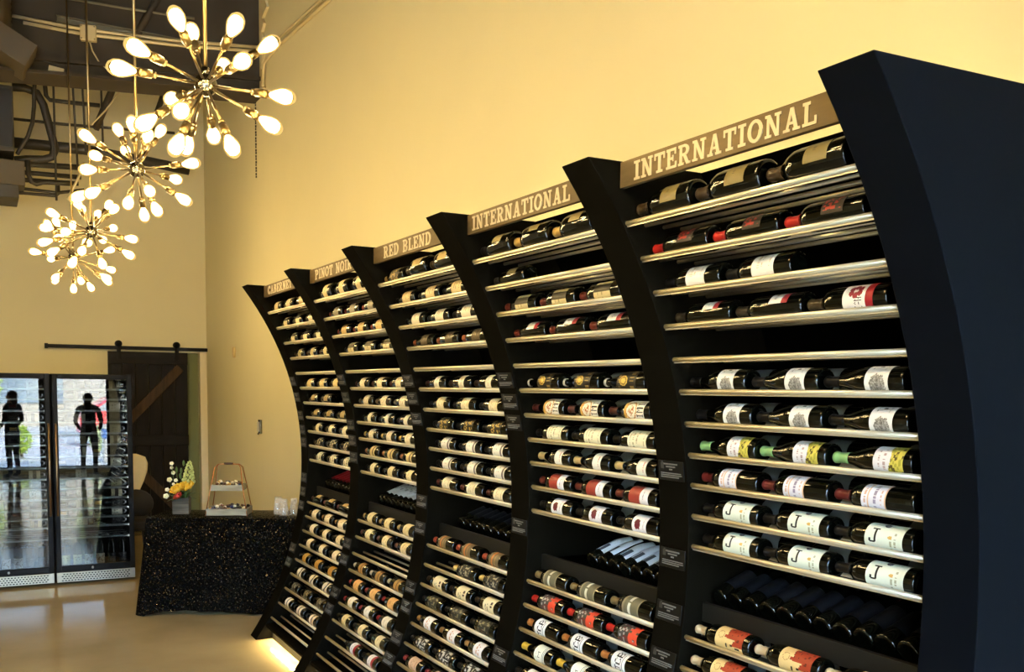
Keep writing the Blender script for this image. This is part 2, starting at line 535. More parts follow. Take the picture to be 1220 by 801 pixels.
pipe('dark_pipe', yz([(-1.19, 4.04), (-1.19, 3.9), (-1.165, 3.83), (-1.12, 3.812), (-1.063, 3.836), (-0.984, 3.842), (-0.80, 3.849)], -0.08), 0.024, M_pipe, 'dark trap-shaped pipe with a U bend under the loop', 'pipe')
pipe('dark_pipe', yz([(-1.005, 5.2), (-1.005, 4.893), (-0.995, 4.76), (-0.962, 4.72), (-0.8, 4.722), (-0.479, 4.733)], 0.1), 0.022, M_pipe, 'dark pipe dropping from the ceiling and turning right', 'pipe')
for i, (x0, x1, z1) in enumerate(((-0.934, -0.933, 3.67), (-0.775, -0.723, 4.036), (-0.679, -0.640, 4.2), (-0.483, -0.471, 4.28))):
    pipe('hanger_rod', yz([(x0, CZ - 0.005), (x1, z1)], -0.05), 0.011, M_pipe, ['longest thin hanger rod, leftmost of four under the girder', 'second hanger rod from the left, leaning slightly', 'third hanger rod from the left', 'shortest hanger rod, rightmost of four'][i], 'rod', 6, 'hanger rods of the ceiling pipes')
pipe('diagonal_brace', yz([(-0.05, CZ), (-0.307, 5.027), (-0.552, 4.42)], -0.15), 0.035, M_ceil, 'dark diagonal brace hanging behind the girder', 'brace', 4)
pipe('cable', yz([(-0.2, CZ), (-0.249, 5.01), (-0.311, 4.826), (-0.466, 4.588), (-0.609, 4.421)], -0.3), 0.008, M_conduit, 'thin pale cable sagging past the diagonal brace', 'cable')
pipe('diagonal_brace', yz([(0.46, CZ), (0.204, 4.991), (-0.05, 4.25)], 0.35), 0.030, M_ceil, 'dark diagonal brace right of the pale cable, behind the front chandelier', 'brace', 4)
pipe('pipe_bracket', yz([(-0.83, 3.69), (-0.726, 3.907), (-0.66, 4.09)], -0.06), 0.014, M_conduit, 'pale slanting bracket at the end of the lower pipes', 'bracket', 6)
b = MB(); b.rbox(-2.3, -1.315, 9.75, 10.35, 4.08, 4.72, M_pipe, 0.01)
b.rbox(-2.28, -1.33, 9.735, 9.755, 4.12, 4.68, mat('dark_unit_grille', (24, 22, 18), 0.6), 0.004)
tag(b.build('air_handler'), 'dark box-shaped air handler at the left edge under the ceiling', 'air handler')
db = empty('duct_box', (-1.75, 10.0, 3.62), label='brown duct box below the air handler with a dark grille', cat='duct')
b = MB(); b.rbox(-0.55, 0.52, -0.28, 0.28, 0.13, 0.37, M_duct, 0.008); b.build('casing', db)
b = MB(); b.rbox(-0.55, 0.46, -0.29, 0.28, 0.0, 0.128, M_pipe, 0.006)
b.build('grille', db)
# beams above the middle part
for i, (xa, za) in enumerate(((0.25, 4.98),)):
    b = MB(); b.box(xa - 0.5, 0.79, 9.2 + i * 0.7, 9.3 + i * 0.7, za, za + 0.1, M_ceil)
    tag(b.build('ceiling_joist'), ['dark joist stub against the right wall behind the front chandelier', 'lower dark joist stub against the right wall'][i], 'joist')

# small things on the right wall
kp = empty('wall_switch', (XR, 8.49, 1.29), label='small steel key switch plate on the right wall above the table', cat='switch')
b = MB(); b.rbox(-0.02, 0, -0.045, 0.045, 0, 0.14, M_steel, 0.004); b.build('plate', kp)
b = MB(); b.rbox(-0.032, -0.019, -0.01, 0.04, 0.02, 0.12, mat('grey_switch_cover', (196, 190, 176), 0.4), 0.004); b.build('cover', kp)
b = MB(); b.tube([(-0.03, 0.0, -0.012), (-0.03, 0.0, 0.01)], 0.007, M_steel, 8); b.build('key_barrel', kp)
b = MB(); b.rbox(XR - 0.025, XR, 9.57, 9.64, 2.08, 2.20, mat('beige_sensor', (214, 186, 128), 0.5), 0.01)
tag(b.build('wall_sensor'), 'small beige sensor box high on the right wall beside the rack', 'sensor')
ch = MB()
for i in range(26):
    z = 4.58 - i * 0.029
    ch.box(XR - 0.012, XR - 0.002, 8.555 - 0.006 - 0.003 * (i % 3), 8.555 + 0.006, z - 0.022 + 0.006 * (i % 2), z, M_pipe)
o = tag(ch.build('wall_chain'), 'thin dark chain hanging on the right wall below the girder', 'chain')
o['kind'] = 'stuff'

# ------------------------------------------------------------------ the curved wine rack
CO = (0.0044753, -0.02213818, -0.01982125, -0.22926464, 0.02014861, 0.32555183)
def fx(z):
    t = z - 1.2
    r = 0.0
    for c in CO:
        r = r * t + c
    return r
W, TH, ZT, DEPTH = 1.06, 0.155, 2.447, 0.42
SHELF_Z = {1: 2.264, 2: 2.162, 3: 2.061, 4: 1.958, 5: 1.8555, 6: 1.7554, 7: 1.653, 8: 1.5514, 9: 1.4524, 10: 1.351, 11: 1.2506}
for j in range(13, 22):
    SHELF_Z[j] = 0.952 - 0.1004 * (j - 13)
BAYS = ['nearest', 'second', 'middle', 'fourth', 'farthest']
ORD = ['zeroth', 'first', 'second', 'third', 'fourth', 'fifth', 'sixth', 'seventh', 'eighth', 'ninth', 'tenth', 'eleventh', 'twelfth', 'thirteenth', 'fourteenth', 'fifteenth', 'sixteenth', 'seventeenth', 'eighteenth', 'nineteenth', 'twentieth', 'twenty-first']

# --- slab-serif capitals for the signs, each a list of outlines in a unit-high box
def R_(x0, y0, x1, y1): return [(x0, y0), (x1, y0), (x1, y1), (x0, y1)]
def arc(cx, cy, ro, ri, a0, a1, n):
    out = []
    for i in range(n):
        t0, t1 = math.radians(a0 + (a1 - a0) * i / n), math.radians(a0 + (a1 - a0) * (i + 1) / n)
        out.append([(cx + ri[0] * math.cos(t0), cy + ri[1] * math.sin(t0)), (cx + ro[0] * math.cos(t0), cy + ro[1] * math.sin(t0)),
                    (cx + ro[0] * math.cos(t1), cy + ro[1] * math.sin(t1)), (cx + ri[0] * math.cos(t1), cy + ri[1] * math.sin(t1))])
    return out
GLYPH = {
    'I': (0.52, [R_(0.15, 0, 0.37, 1), R_(0, 0, 0.52, 0.13), R_(0, 0.87, 0.52, 1)]),
    'N': (1.0, [R_(0.11, 0, 0.27, 1), R_(0.72, 0, 0.88, 1), [(0.08, 1), (0.32, 1), (0.88, 0), (0.66, 0)], R_(0, 0, 0.4, 0.12), R_(0, 0.88, 0.3, 1), R_(0.6, 0.88, 1, 1)]),
    'T': (0.88, [R_(0, 0.86, 0.88, 1), R_(0, 0.66, 0.11, 1), R_(0.77, 0.66, 0.88, 1), R_(0.33, 0, 0.55, 1), R_(0.19, 0, 0.69, 0.12)]),
    'E': (0.84, [R_(0.1, 0, 0.32, 1), R_(0, 0.87, 0.8, 1), R_(0.1, 0.44, 0.6, 0.56), R_(0, 0, 0.84, 0.13), R_(0.68, 0.68, 0.8, 1), R_(0.72, 0, 0.84, 0.32), R_(0.5, 0.35, 0.6, 0.65)]),
    'R': (0.98, [R_(0.1, 0, 0.31, 1), R_(0, 0, 0.44, 0.12), R_(0, 0.87, 0.48, 1), R_(0.25, 0.44, 0.48, 0.57), [(0.38, 0.48), (0.6, 0.5), (0.9, 0), (0.66, 0)], R_(0.64, 0, 0.98, 0.12)] + arc(0.46, 0.72, (0.40, 0.28), (0.18, 0.15), -90, 90, 8)),
    'A': (1.0, [[(0.12, 0), (0.28, 0), (0.56, 1), (0.40, 1)], [(0.68, 0), (0.9, 0), (0.62, 1), (0.40, 1)], R_(0.24, 0.28, 0.76, 0.40), R_(0, 0, 0.4, 0.12), R_(0.58, 0, 1, 0.12)]),
    'O': (0.98, arc(0.49, 0.5, (0.49, 0.52), (0.26, 0.37), 0, 360, 20)),
    'L': (0.82, [R_(0.11, 0, 0.33, 1), R_(0, 0.87, 0.46, 1), R_(0, 0, 0.82, 0.13), R_(0.69, 0, 0.82, 0.36)]),
    'D': (0.96, [R_(0.1, 0, 0.31, 1), R_(0, 0, 0.44, 0.13), R_(0, 0.87, 0.44, 1)] + arc(0.42, 0.5, (0.54, 0.5), (0.3, 0.37), -90, 90, 12)),
    'B': (0.92, [R_(0.1, 0, 0.31, 1), R_(0, 0, 0.48, 0.13), R_(0, 0.87, 0.48, 1), R_(0.25, 0.45, 0.5, 0.57)] + arc(0.46, 0.74, (0.38, 0.26), (0.17, 0.14), -90, 90, 8) + arc(0.48, 0.28, (0.44, 0.29), (0.21, 0.16), -90, 90, 8)),
    'P': (0.9, [R_(0.1, 0, 0.31, 1), R_(0, 0, 0.46, 0.12), R_(0, 0.87, 0.48, 1), R_(0.25, 0.42, 0.48, 0.55)] + arc(0.46, 0.71, (0.42, 0.29), (0.2, 0.16), -90, 90, 8)),
    'C': (0.92, arc(0.49, 0.5, (0.49, 0.52), (0.26, 0.37), 40, 320, 16) + [R_(0.76, 0.64, 0.88, 0.98), R_(0.76, 0.06, 0.88, 0.34)]),
    ' ': (0.55, []),
}
LETTER_MESH = {}
def letter_mesh(c, w, h):
    key = (c, round(w, 4))
    if key not in LETTER_MESH:
        q = MB()
        for gi, poly in enumerate(GLYPH[c][1]):
            # glyph x runs towards -y (the viewer stands at -x), outline given in (y, z)
            q.prism([(-px * w, pz * h) for px, pz in poly], -0.0016 - 0.00012 * gi, 0.0, M_letter, 'x')
        LETTER_MESH[key] = q.mesh('letter')
    return LETTER_MESH[key]

SIGNS = [('INTERNATIONAL', 0.985, 0.262), ('INTERNATIONAL', 2.072, 1.345), ('RED BLEND', 3.035, 2.475), ('PINOT NOIR', 4.13, 3.50), ('CABERNET', 5.19, 4.62)]

# --- side panels with their price cards
M_tag = mat('price_card', (15, 14, 12), 0.45, spec=0.14)
M_tagink = mat('price_card_print', (104, 101, 94), 0.6)
def curve_pts(z0, z1, n, off):
    return [(fx(z0 + (z1 - z0) * i / n) + off, z0 + (z1 - z0) * i / n) for i in range(n + 1)]
PANEL_LABEL = ['wide black end panel of the rack, nearest the camera', 'curved black panel between the nearest and second bays', 'curved black panel between the second and middle bays',
               'curved black panel between the middle and fourth bays', 'curved black panel between the fourth and farthest bays', 'curved black end panel of the rack beside the sequin table']
TAG_Z = {1: [1.494, 1.20, 1.02, 0.862], 2: [1.795, 1.705, 1.617, 1.172, 0.62], 3: [1.795, 1.705, 1.60, 1.17, 1.03, 0.72, 0.62, 0.46, 0.35],
         4: [1.805, 1.70, 1.53, 1.435, 1.33, 0.80, 0.70, 0.50, 0.40], 5: [1.80, 1.69, 1.56, 1.46, 1.37, 1.12, 1.02, 0.92, 0.62, 0.52]}
tm = MB(); tm.rbox(-0.003, 0, -0.066, 0.066, -0.033, 0.033, M_tag, 0.001); TAG_MESH = tm.mesh('price_card')
def tag_print_mesh(seed):
    q = MB(); rnd = random.Random(seed)
    def ink(y0, y1, z0, z1): q.box(-0.0042, -0.0030, min(y0, y1), max(y0, y1), z0, z1, M_tagink)
    q.box(-0.0038, -0.0030, 0.036, 0.052, 0.006, 0.026, mat('price_card_grey', (46, 44, 40), 0.6))    # little bottle emblem
    q.box(-0.0038, -0.0030, 0.040, 0.048, 0.026, 0.030, mat('price_card_grey', (46, 44, 40), 0.6))
    for z, hw, n in ((0.020, 0.036, 9), (0.011, 0.024, 7), (0.002, 0.008, 3)):
        y = hw
        while y > -hw:
            l = rnd.uniform(0.003, 0.007)
            ink(y, max(y - l, -hw), z, z + 0.0048); y -= l + 0.0012
    for i in range(3):
        y = 0.054
        while y > -0.054 + 0.02 * (i == 2):
            l = rnd.uniform(0.002, 0.006)
            ink(y, y - l, -0.010 - i * 0.0065, -0.0065 - i * 0.0065); y -= l + 0.0016
    return q.mesh('card_print')
PRINTS = [tag_print_mesh(i) for i in range(4)]
for k in range(6):
    y0 = k * W
    q = MB()
    front = curve_pts(0.0, ZT, 34, 0.0)
    if k == 0:
        poly = front + [(XR - 0.004, ZT + 0.012), (XR - 0.004, 0.0)]
    else:
        poly = front + curve_pts(0.0, ZT, 34, DEPTH + 0.015)[::-1]
    n = len(poly)
    # build as strips so that the concave outline stays clean
    fr = front
    bk = [(XR - 0.004, z + (0.012 if i == 34 else 0)) for i, (_, z) in enumerate(front)] if k == 0 else curve_pts(0.0, ZT, 34, DEPTH + 0.015)
    vs, fs = [], []
    for i in range(35):
        for y in (y0, y0 + TH):
            vs.append((fr[i][0], y, fr[i][1])); vs.append((bk[i][0], y, bk[i][1]))
    for i in range(34):
        a, c = i * 4, (i + 1) * 4
        fs += [(a, a + 1, c + 1, c), (a + 2, c + 2, c + 3, a + 3), (a, c, c + 2, a + 2), (a + 1, a + 3, c + 3, c + 1)]
    fs += [(0, 2, 3, 1), (136, 137, 139, 138)]
    q.add(vs, fs, M_navy if k == 0 else M_black)
    p = q.build('rack_side_panel')
    tag(p, PANEL_LABEL[k], 'rack panel', 'side panels of the wine rack')
    bv = p.modifiers.new('bevel', 'BEVEL'); bv.width = 0.003; bv.segments = 2; bv.limit_method = 'ANGLE'; bv.angle_limit = math.radians(50)
    for i, z in enumerate(TAG_Z.get(k, [])):
        sl = (fx(z + 0.01) - fx(z - 0.01)) / 0.02
        t = link('price_card', TAG_MESH, p, (fx(z), y0 + TH / 2, z), (0, math.atan(sl), 0))
        link('card_print', PRINTS[(i + k) % 4], t)

# --- bays
ROD_R = 0.0078
rm = MB(); rm.tube([(0, 0.0, 0), (0, W - TH, 0)], 0.0062, M_alu, 10); ROD = rm.mesh('rod')
fm = MB(); fm.tube([(0, 0.0, 0), (0, W - TH, 0)], ROD_R, M_alu, 10)
fm.box(-0.001, 0.0035, 0, W - TH, -0.0115, 0, M_alu); FROD = fm.mesh('front_rail')
lm_ = MB(); lm_.box(-0.006, 0.006, 0.02, W - TH - 0.02, -0.004, 0.004, M_led); LED = lm_.mesh('led_strip')
RAIL_X = 0.0195
for k in range(5):
    y0, y1 = k * W + TH, (k + 1) * W
    bay = empty('rack_bay', (0, y0, 0), label='%s bay of the curved black wine rack, signed %s' % (BAYS[k], SIGNS[k][0].lower()), cat='wine rack', group='bays of the wine rack')
    if k == 0: bay['label'] = 'nearest bay of the curved black wine rack, under the largest international sign'
    if k == 1: bay['label'] = 'second nearest bay of the black wine rack, under the smaller international sign'
    Lb = W - TH
    # curved back
    q = MB()
    cp_ = curve_pts(0.10, ZT - 0.002, 30, DEPTH)
    vs, fs = [], []
    for (x, z) in cp_:
        for y in (0.0, Lb):
            vs.append((x, y, z)); vs.append((x + 0.012, y, z))
    for i in range(30):
        a, c = i * 4, (i + 1) * 4
        fs += [(a, c, c + 2, a + 2), (a + 1, a + 3, c + 3, c + 1), (a, a + 1, c + 1, c), (a + 2, c + 2, c + 3, a + 3)]
    fs += [(0, 2, 3, 1), (120, 121, 123, 122)]
    q.add(vs, fs, M_inner); q.build('back_panel', bay)
    # sign
    q = MB(); q.rbox(0, 0.018, 0.001, Lb - 0.001, 0, 0.077, M_sign, 0.0015)
    sb = q.build('sign_board', bay, (0.03, 0, 2.365))
    txt, ya, yb = SIGNS[k]
    gap = 0.14
    tot = sum(GLYPH[c][0] for c in txt) + gap * (len(txt) - 1)
    sc_ = (ya - yb) / tot
    y = ya - y0
    for c in txt:
        if c != ' ':
            link('letter', letter_mesh(c, sc_, 0.055), sb, (-0.0002, y, 0.011))
        y -= (GLYPH[c][0] + gap) * sc_
    # shelves of four rods
    for j, z in SHELF_Z.items():
        s = link('shelf', FROD, bay, (fx(z) + RAIL_X, 0, z))
        for i in (1, 2, 3):
            link('rod', ROD, s, (0.069 * i, 0, 0))
    # bin
    xb = fx(1.03)
    q = MB()
    q.rbox(xb + 0.075, xb + 0.093, 0.0, Lb, 0.998, 1.062, M_lip, 0.002)
    bt = q.build('bin_lip', bay)
    q = MB(); q.box(xb + 0.093, xb + DEPTH + 0.005, 0.0, Lb, 1.030, 1.042, M_inner); q.build('bin_floor', bay)
    # base: kick board, valance and the glowing strip
    q = MB(); q.rbox(0.062, 0.080, 0.0, Lb, 0.0, 0.085, M_lip, 0.002); q.build('kick_board', bay)
    q = MB(); q.rbox(fx(0.1) + 0.006, 0.30, 0.0, Lb, 0.086, 0.108, M_black, 0.002); q.build('base_board', bay)
    link('led_strip', LED, bay, (0.052, 0, 0.076))
    # the hidden strip on top of the back that washes the wall above the rack
    top_ = MB(); top_.box(-0.008, 0.008, 0.03, Lb - 0.03, -0.004, 0.004, M_led)
    top_.build('led_strip', bay, (0.765, 0, 2.36))
    wash = bpy.data.lights.new('wash_light', 'AREA'); wash.shape = 'RECTANGLE'
    wash.size, wash.size_y = 0.02, Lb - 0.06; wash.energy = 3.0; wash.color = (1.0, 0.80, 0.38)
    link('wash_light', wash, bay, (0.765, Lb / 2, 2.368), (PI, 0, 0))
    bay_led = bpy.data.lights.new('led_light', 'AREA'); bay_led.shape = 'RECTANGLE'
    bay_led.size, bay_led.size_y = 0.01, Lb - 0.06; bay_led.energy = 7.0; bay_led.color = (1.0, 0.76, 0.34)
    link('led_light', bay_led, bay, (0.050, Lb / 2, 0.070), (0, math.radians(25), 0))

# ------------------------------------------------------------------ wine bottles
BR, BL = 0.0362, 0.277
PROF = {
    'straight': [(0.0, 0.006), (0.024, 0.002), (0.031, 0.0), (0.0352, 0.003), (BR, 0.008), (BR, 0.178), (0.0350, 0.190), (0.0300, 0.204), (0.0215, 0.216), (0.0152, 0.226), (0.0132, 0.240), (0.0130, 0.264), (0.0146, 0.266), (0.0146, 0.274), (0.0125, BL), (0.0, BL)],
    'sloped': [(0.0, 0.006), (0.025, 0.002), (0.032, 0.0), (0.0362, 0.003), (0.0374, 0.008), (0.0374, 0.128), (0.0360, 0.145), (0.0315, 0.166), (0.0250, 0.188), (0.0190, 0.208), (0.0150, 0.228), (0.0136, 0.248), (0.0134, 0.264), (0.0150, 0.266), (0.0150, 0.274), (0.0128, BL), (0.0, BL)],
    'large': [(0.0, 0.008), (0.030, 0.002), (0.038, 0.0), (0.0432, 0.003), (0.0445, 0.010), (0.0445, 0.160), (0.0425, 0.178), (0.0345, 0.198), (0.0240, 0.216), (0.0178, 0.230), (0.0160, 0.248), (0.0158, 0.264), (0.0172, 0.267), (0.0172, 0.276), (0.015, 0.280), (0.0, 0.280)],
}
def radius_at(shape, z):
    P = PROF[shape][3:]
    for (ra, za), (rb, zb) in zip(P, P[1:]):
        if za <= z <= zb:
            return ra + (rb - ra) * (z - za) / max(1e-9, zb - za)
    return 0.015
def shelf_h(shape):
    """height of a lying bottle's axis above the rod centres"""
    r = max(p[0] for p in PROF[shape]) + ROD_R
    return math.sqrt(r * r - 0.0345 ** 2)
BODY, CAPS, LABELS = {}, {}, {}
def body_mesh(shape, m):
    key = (shape, m.name)
    if key not in BODY:
        q = MB(); q.lathe(PROF[shape], m, 28); BODY[key] = q.mesh('wine_bottle')
    return BODY[key]
def cap_mesh(shape, col, z0=0.222, end=None, rough=0.4):
    key = (shape, col, z0, end)
    if key not in CAPS:
        m = mat('capsule_%d_%d_%d' % col, col, rough, metal=0.15 if sum(col) > 90 else 0.0, spec=0.4 if sum(col) > 90 else 0.15)
        pr = [(radius_at(shape, z0) + 0.0002, z0), (radius_at(shape, z0) + 0.0009, z0 + 0.0004)]
        pr += [(r + 0.0009, z) for r, z in PROF[shape][3:] if z > z0 + 0.002 and r > 0.0]
        top = PROF[shape][-1][1]
        q = MB(); q.lathe(pr, m, 18)
        if end:
            me_ = mat('capsule_%d_%d_%d' % end, end, rough)
            q.lathe([(pr[-1][0] + 0.0004, top - 0.012), (pr[-1][0] + 0.0012, top - 0.004), (pr[-1][0], top + 0.0008), (0.0, top + 0.001)], me_, 18)
        else:
            q.lathe([(pr[-1][0], pr[-1][1]), (pr[-1][0] - 0.002, top + 0.0008), (0.0, top + 0.001)], m, 18)
        CAPS[key] = q.mesh('capsule')
    return CAPS[key]

# --- printed labels -------------------------------------------------------
def hsh(i, j):
    v = math.sin(i * 12.9898 + j * 78.233) * 43758.5453
    return v - math.floor(v)
FONT = {'J': ["01111", "00010", "00010", "00010", "00010", "10010", "01100"], 'C': ["01110", "10001", "10000", "10000", "10000", "10001", "01110"],
        'B': ["11110", "10001", "10001", "11110", "10001", "10001", "11110"], 'S': ["01111", "10000", "10000", "01110", "00001", "00001", "11110"],
        'I': ["01110", "00100", "00100", "00100", "00100", "00100", "01110"], 'M': ["10001", "11011", "10101", "10101", "10001", "10001", "10001"],
        'V': ["10001", "10001", "10001", "10001", "01010", "01010", "00100"], 'A': ["00100", "01010", "10001", "10001", "11111", "10001", "10001"],
        'N': ["10001", "11001", "10101", "10101", "10011", "10001", "10001"]}
def text(u, v, s, u0, u1, v0, v1):
    if not (u0 <= u < u1 and v0 <= v < v1): return False
    cw = (u1 - u0) / (len(s) * 6 - 1)
    c = int((u - u0) / cw)
    i, x = divmod(c, 6)
    if x == 5 or i >= len(s): return False
    y = 6 - int((v - v0) / (v1 - v0) * 7)
    return FONT[s[i]][y][x] == '1'
def rowsof(u, v, rows, seed=0, dens=0.62):
    """rows of tiny print: (v centre, half height, u from, u to)"""
    for n, (vc, hh, u0, u1) in enumerate(rows):
        if abs(v - vc) < hh and u0 < u < u1:
            return hsh(int(u * 44), n + seed) < dens
    return False
def L_plain(bg, ink=(120, 112, 100), rows=((0.7, 0.05, .25, .75), (0.52, 0.03, .3, .7), (0.2, 0.03, .25, .75)), seed=0, edge=None):
    def f(u, v):
        if rowsof(u, v, rows, seed): return ink
        if edge and (v < 0.07 or v > 0.93): return edge
        return bg
    return f
def L_tree(u, v):
    d = ((u - 0.30) / 0.30) ** 2 + ((v - 0.47) / 0.36) ** 2 + 0.35 * (hsh(int(u * 18), int(v * 14)) - 0.5)
    if d < 0.9 and u > 0.03:
        g = 90 + 90 * hsh(int(u * 40), int(v * 28)); return (g, g - 4, g - 12)
    if ((u - 0.84) / 0.035) ** 2 + ((v - 0.5) / 0.08) ** 2 < 1: return (20, 18, 18)
    if rowsof(u, v, ((0.78, 0.03, .7, .95), (0.25, 0.03, .7, .95)), 3): return (178, 174, 170)
    return (238, 235, 230)
def L_land(u, v):
    if v < 0.46 + 0.05 * math.sin(u * 9):
        h_ = hsh(int(u * 13 + v * 3), int(v * 15))
        if h_ < 0.25: return (84, 72, 22)
        return (206, 190, 84) if h_ < 0.7 else (168, 158, 60)
    if rowsof(u, v, ((0.62, 0.04, .2, .8), (0.8, 0.025, .3, .7)), 5): return (176, 150, 150)
    return (232, 228, 230)
def L_maroon(u, v):
    if v < 0.05 or abs(v - 0.72) < 0.03: return (226, 184, 150)
    if rowsof(u, v, ((0.45, 0.06, .15, .85),), 9, 0.7): return (150, 138, 160)
    if rowsof(u, v, ((0.85, 0.04, .2, .8), (0.2, 0.02, .25, .75)), 9): return (210, 170, 150)
    return (232, 228, 236)
def L_J(u, v):
    x = 1 - v
    if (0.24 < x < 0.31 and 0.38 < u < 0.72) or (0.18 < x < 0.37 and 0.68 < u < 0.73) or (0.14 < x < 0.29 and 0.35 < u < 0.40) or (0.12 < x < 0.165 and 0.37 < u < 0.46): return (22, 26, 24)
    d = ((u - 0.86) / 0.07) ** 2 + ((v - 0.52) / 0.085) ** 2
    if d < 1: return (46, 40, 48) if d > 0.3 else (120, 110, 110)
    if rowsof(u, v, ((0.30, 0.02, .2, .45), (0.2, 0.02, .3, .7)), 4): return (170, 172, 140)
    if ((u - 0.52) / 0.05) ** 2 + ((v - 0.33) / 0.05) ** 2 < 1: return (210, 170, 90)
    return (228, 234, 214)
def L_redart(u, v):
    if u > 0.36 and v < 0.62 - 0.3 * (u < 0.55) + 0.1 * (hsh(int(u * 14), 3) - 0.5):
        return (160, 58, 32) if hsh(int(u * 26), int(v * 22)) > 0.14 else (98, 30, 18)
    if 0.08 < u < 0.40 and 0.1 < v < 0.6 and hsh(int(u * 15), int(v * 11) + 40) < 0.33: return (36, 22, 14)
    d = ((u - 0.62) / 0.11) ** 2 + ((v - 0.8) / 0.1) ** 2
    if 0.7 < d < 1.1: return (184, 140, 84)
    return (228, 192, 126)
def L_flower(u, v):
    if v < 0.24: return (150, 26, 34)
    for i in range(6):
        a = i * PI / 3
        if ((u - 0.68 - 0.11 * math.cos(a)) / 0.075) ** 2 + ((v - 0.58 - 0.16 * math.sin(a)) / 0.09) ** 2 < 1: return (128, 16, 34)
    if text(u, v, 'VIAN', 0.16, 0.52, 0.36, 0.62): return (40, 34, 36)
    return (238, 232, 226)
def L_redwhite(u, v):
    if v < 0.34: return (150, 30, 36)
    if rowsof(u, v, ((0.7, 0.05, .2, .8),), 2): return (150, 140, 140)
    return (234, 228, 220)
def L_medal(u, v):
    d = ((u - 0.5) / 0.17) ** 2 + ((v - 0.62) / 0.2) ** 2
    if d < 1: return (206, 168, 76) if d > 0.6 or d < 0.3 else (120, 92, 36)
    if rowsof(u, v, ((0.86, 0.05, .25, .75), (0.2, 0.1, .15, .85)), 7, 0.5): return (142, 118, 62)
    return (26, 22, 15)
def L_simi(u, v):
    if text(u, v, 'SIMI', 0.08, 0.78, 0.05, 0.34): return (24, 22, 20)
    d = ((u - 0.5) / 0.3) ** 2 + ((v - 0.62) / 0.26) ** 2
    if 0.72 < d < 1.05: return (190, 132, 56)
    if d < 0.3: return (170, 96, 44) if hsh(int(u * 22), int(v * 16)) < 0.5 else (236, 220, 190)
    if v > 0.85: return (206, 160, 70)
    return (240, 230, 208)
def L_half(u, v):
    d = ((u - 0.5) / 0.48) ** 2 + ((v - 0.72) / 0.36) ** 2
    if v > 0.44:
        return (146, 52, 40) if d < 1 else (196, 150, 128)
    if rowsof(u, v, ((0.25, 0.03, .3, .7),), 2): return (150, 146, 150)
    return (236, 232, 234)
def L_blob(u, v):
    d = ((u - 0.52) / 0.2) ** 2 + ((v - 0.62) / 0.24) ** 2 + 0.5 * (hsh(int(u * 9), int(v * 9)) - 0.5)
    if d < 0.8: return (92, 18, 30)
    if rowsof(u, v, ((0.22, 0.03, .25, .75),), 2): return (170, 160, 160)
    return (238, 234, 232)
def L_beads(u, v):
    if abs(v - 0.58) < 0.075 and hsh(int(u * 20), 2) > 0.2: return (226, 220, 196)
    if v > 0.9 or v < 0.08: return (140, 128, 96)
    return (104, 98, 74)
def L_devil(u, v):
    if v < 0.45 and hsh(int(u * 11), int(v * 9)) > 0.28: return (214, 70, 44)
    h_ = hsh(int(u * 14), int(v * 12) + 9)
    return (60, 56, 50) if h_ < 0.5 else ((170, 160, 148) if h_ > 0.82 else (96, 44, 34))
def L_jcb(u, v):
    if text(u, v, 'JCB', 0.14, 0.86, 0.30, 0.72): return (24, 24, 24)
    if abs(v - 0.2) < 0.02 and 0.2 < u < 0.8: return (90, 90, 90)
    return (240, 238, 230)
def L_mline(u, v):
    if text(u, v, 'M', 0.38, 0.62, 0.42, 0.66): return (96, 92, 70)
    if abs(v - 0.2) < 0.025 or abs(v - 0.1) < 0.02: return (60, 56, 40)
    if rowsof(u, v, ((0.78, 0.025, .3, .7),), 1): return (150, 146, 120)
    return (240, 236, 214)
def L_ring(bg, ring):
    def f(u, v):
        if v < 0.12: return bg
        if v < 0.3: return ring
        if rowsof(u, v, ((0.62, 0.04, .25, .75), (0.8, 0.03, .3, .7)), 6): return tuple(c - 60 for c in bg)
        return bg
    return f
def L_print(bg, ink, dens=0.4, seed=0):
    def f(u, v):
        return ink if 0.1 < u < 0.9 and 0.1 < v < 0.92 and hsh(int(u * 15) + seed, int(v * 11)) < dens else bg
    return f
def L_band(bg, band, v0=0.3, v1=0.62):
    def f(u, v):
        return band if v0 < v < v1 else bg
    return f
def L_orange(u, v):
    if abs(v - 0.7) < 0.09: return (196, 118, 52)
    if abs(v - 0.4) < 0.05: return (150, 116, 70)
    return (110, 92, 64)
def L_strip(bg, dark):
    def f(u, v):
        if 0.40 < u < 0.62: return dark
        if rowsof(u, v, ((0.5, 0.05, .1, .95), (0.75, 0.03, .1, .95)), 3): return tuple(c - 50 for c in bg)
        return bg
    return f
def L_redfoot(u, v):
    return (150, 40, 30) if u < 0.24 else ((238, 226, 196) if v > 0.3 else (224, 212, 190))
def L_twist(u, v):
    if abs(v - 0.5 - 0.25 * math.sin(u * 7)) < 0.12: return (60, 52, 44)
    return (232, 218, 190)

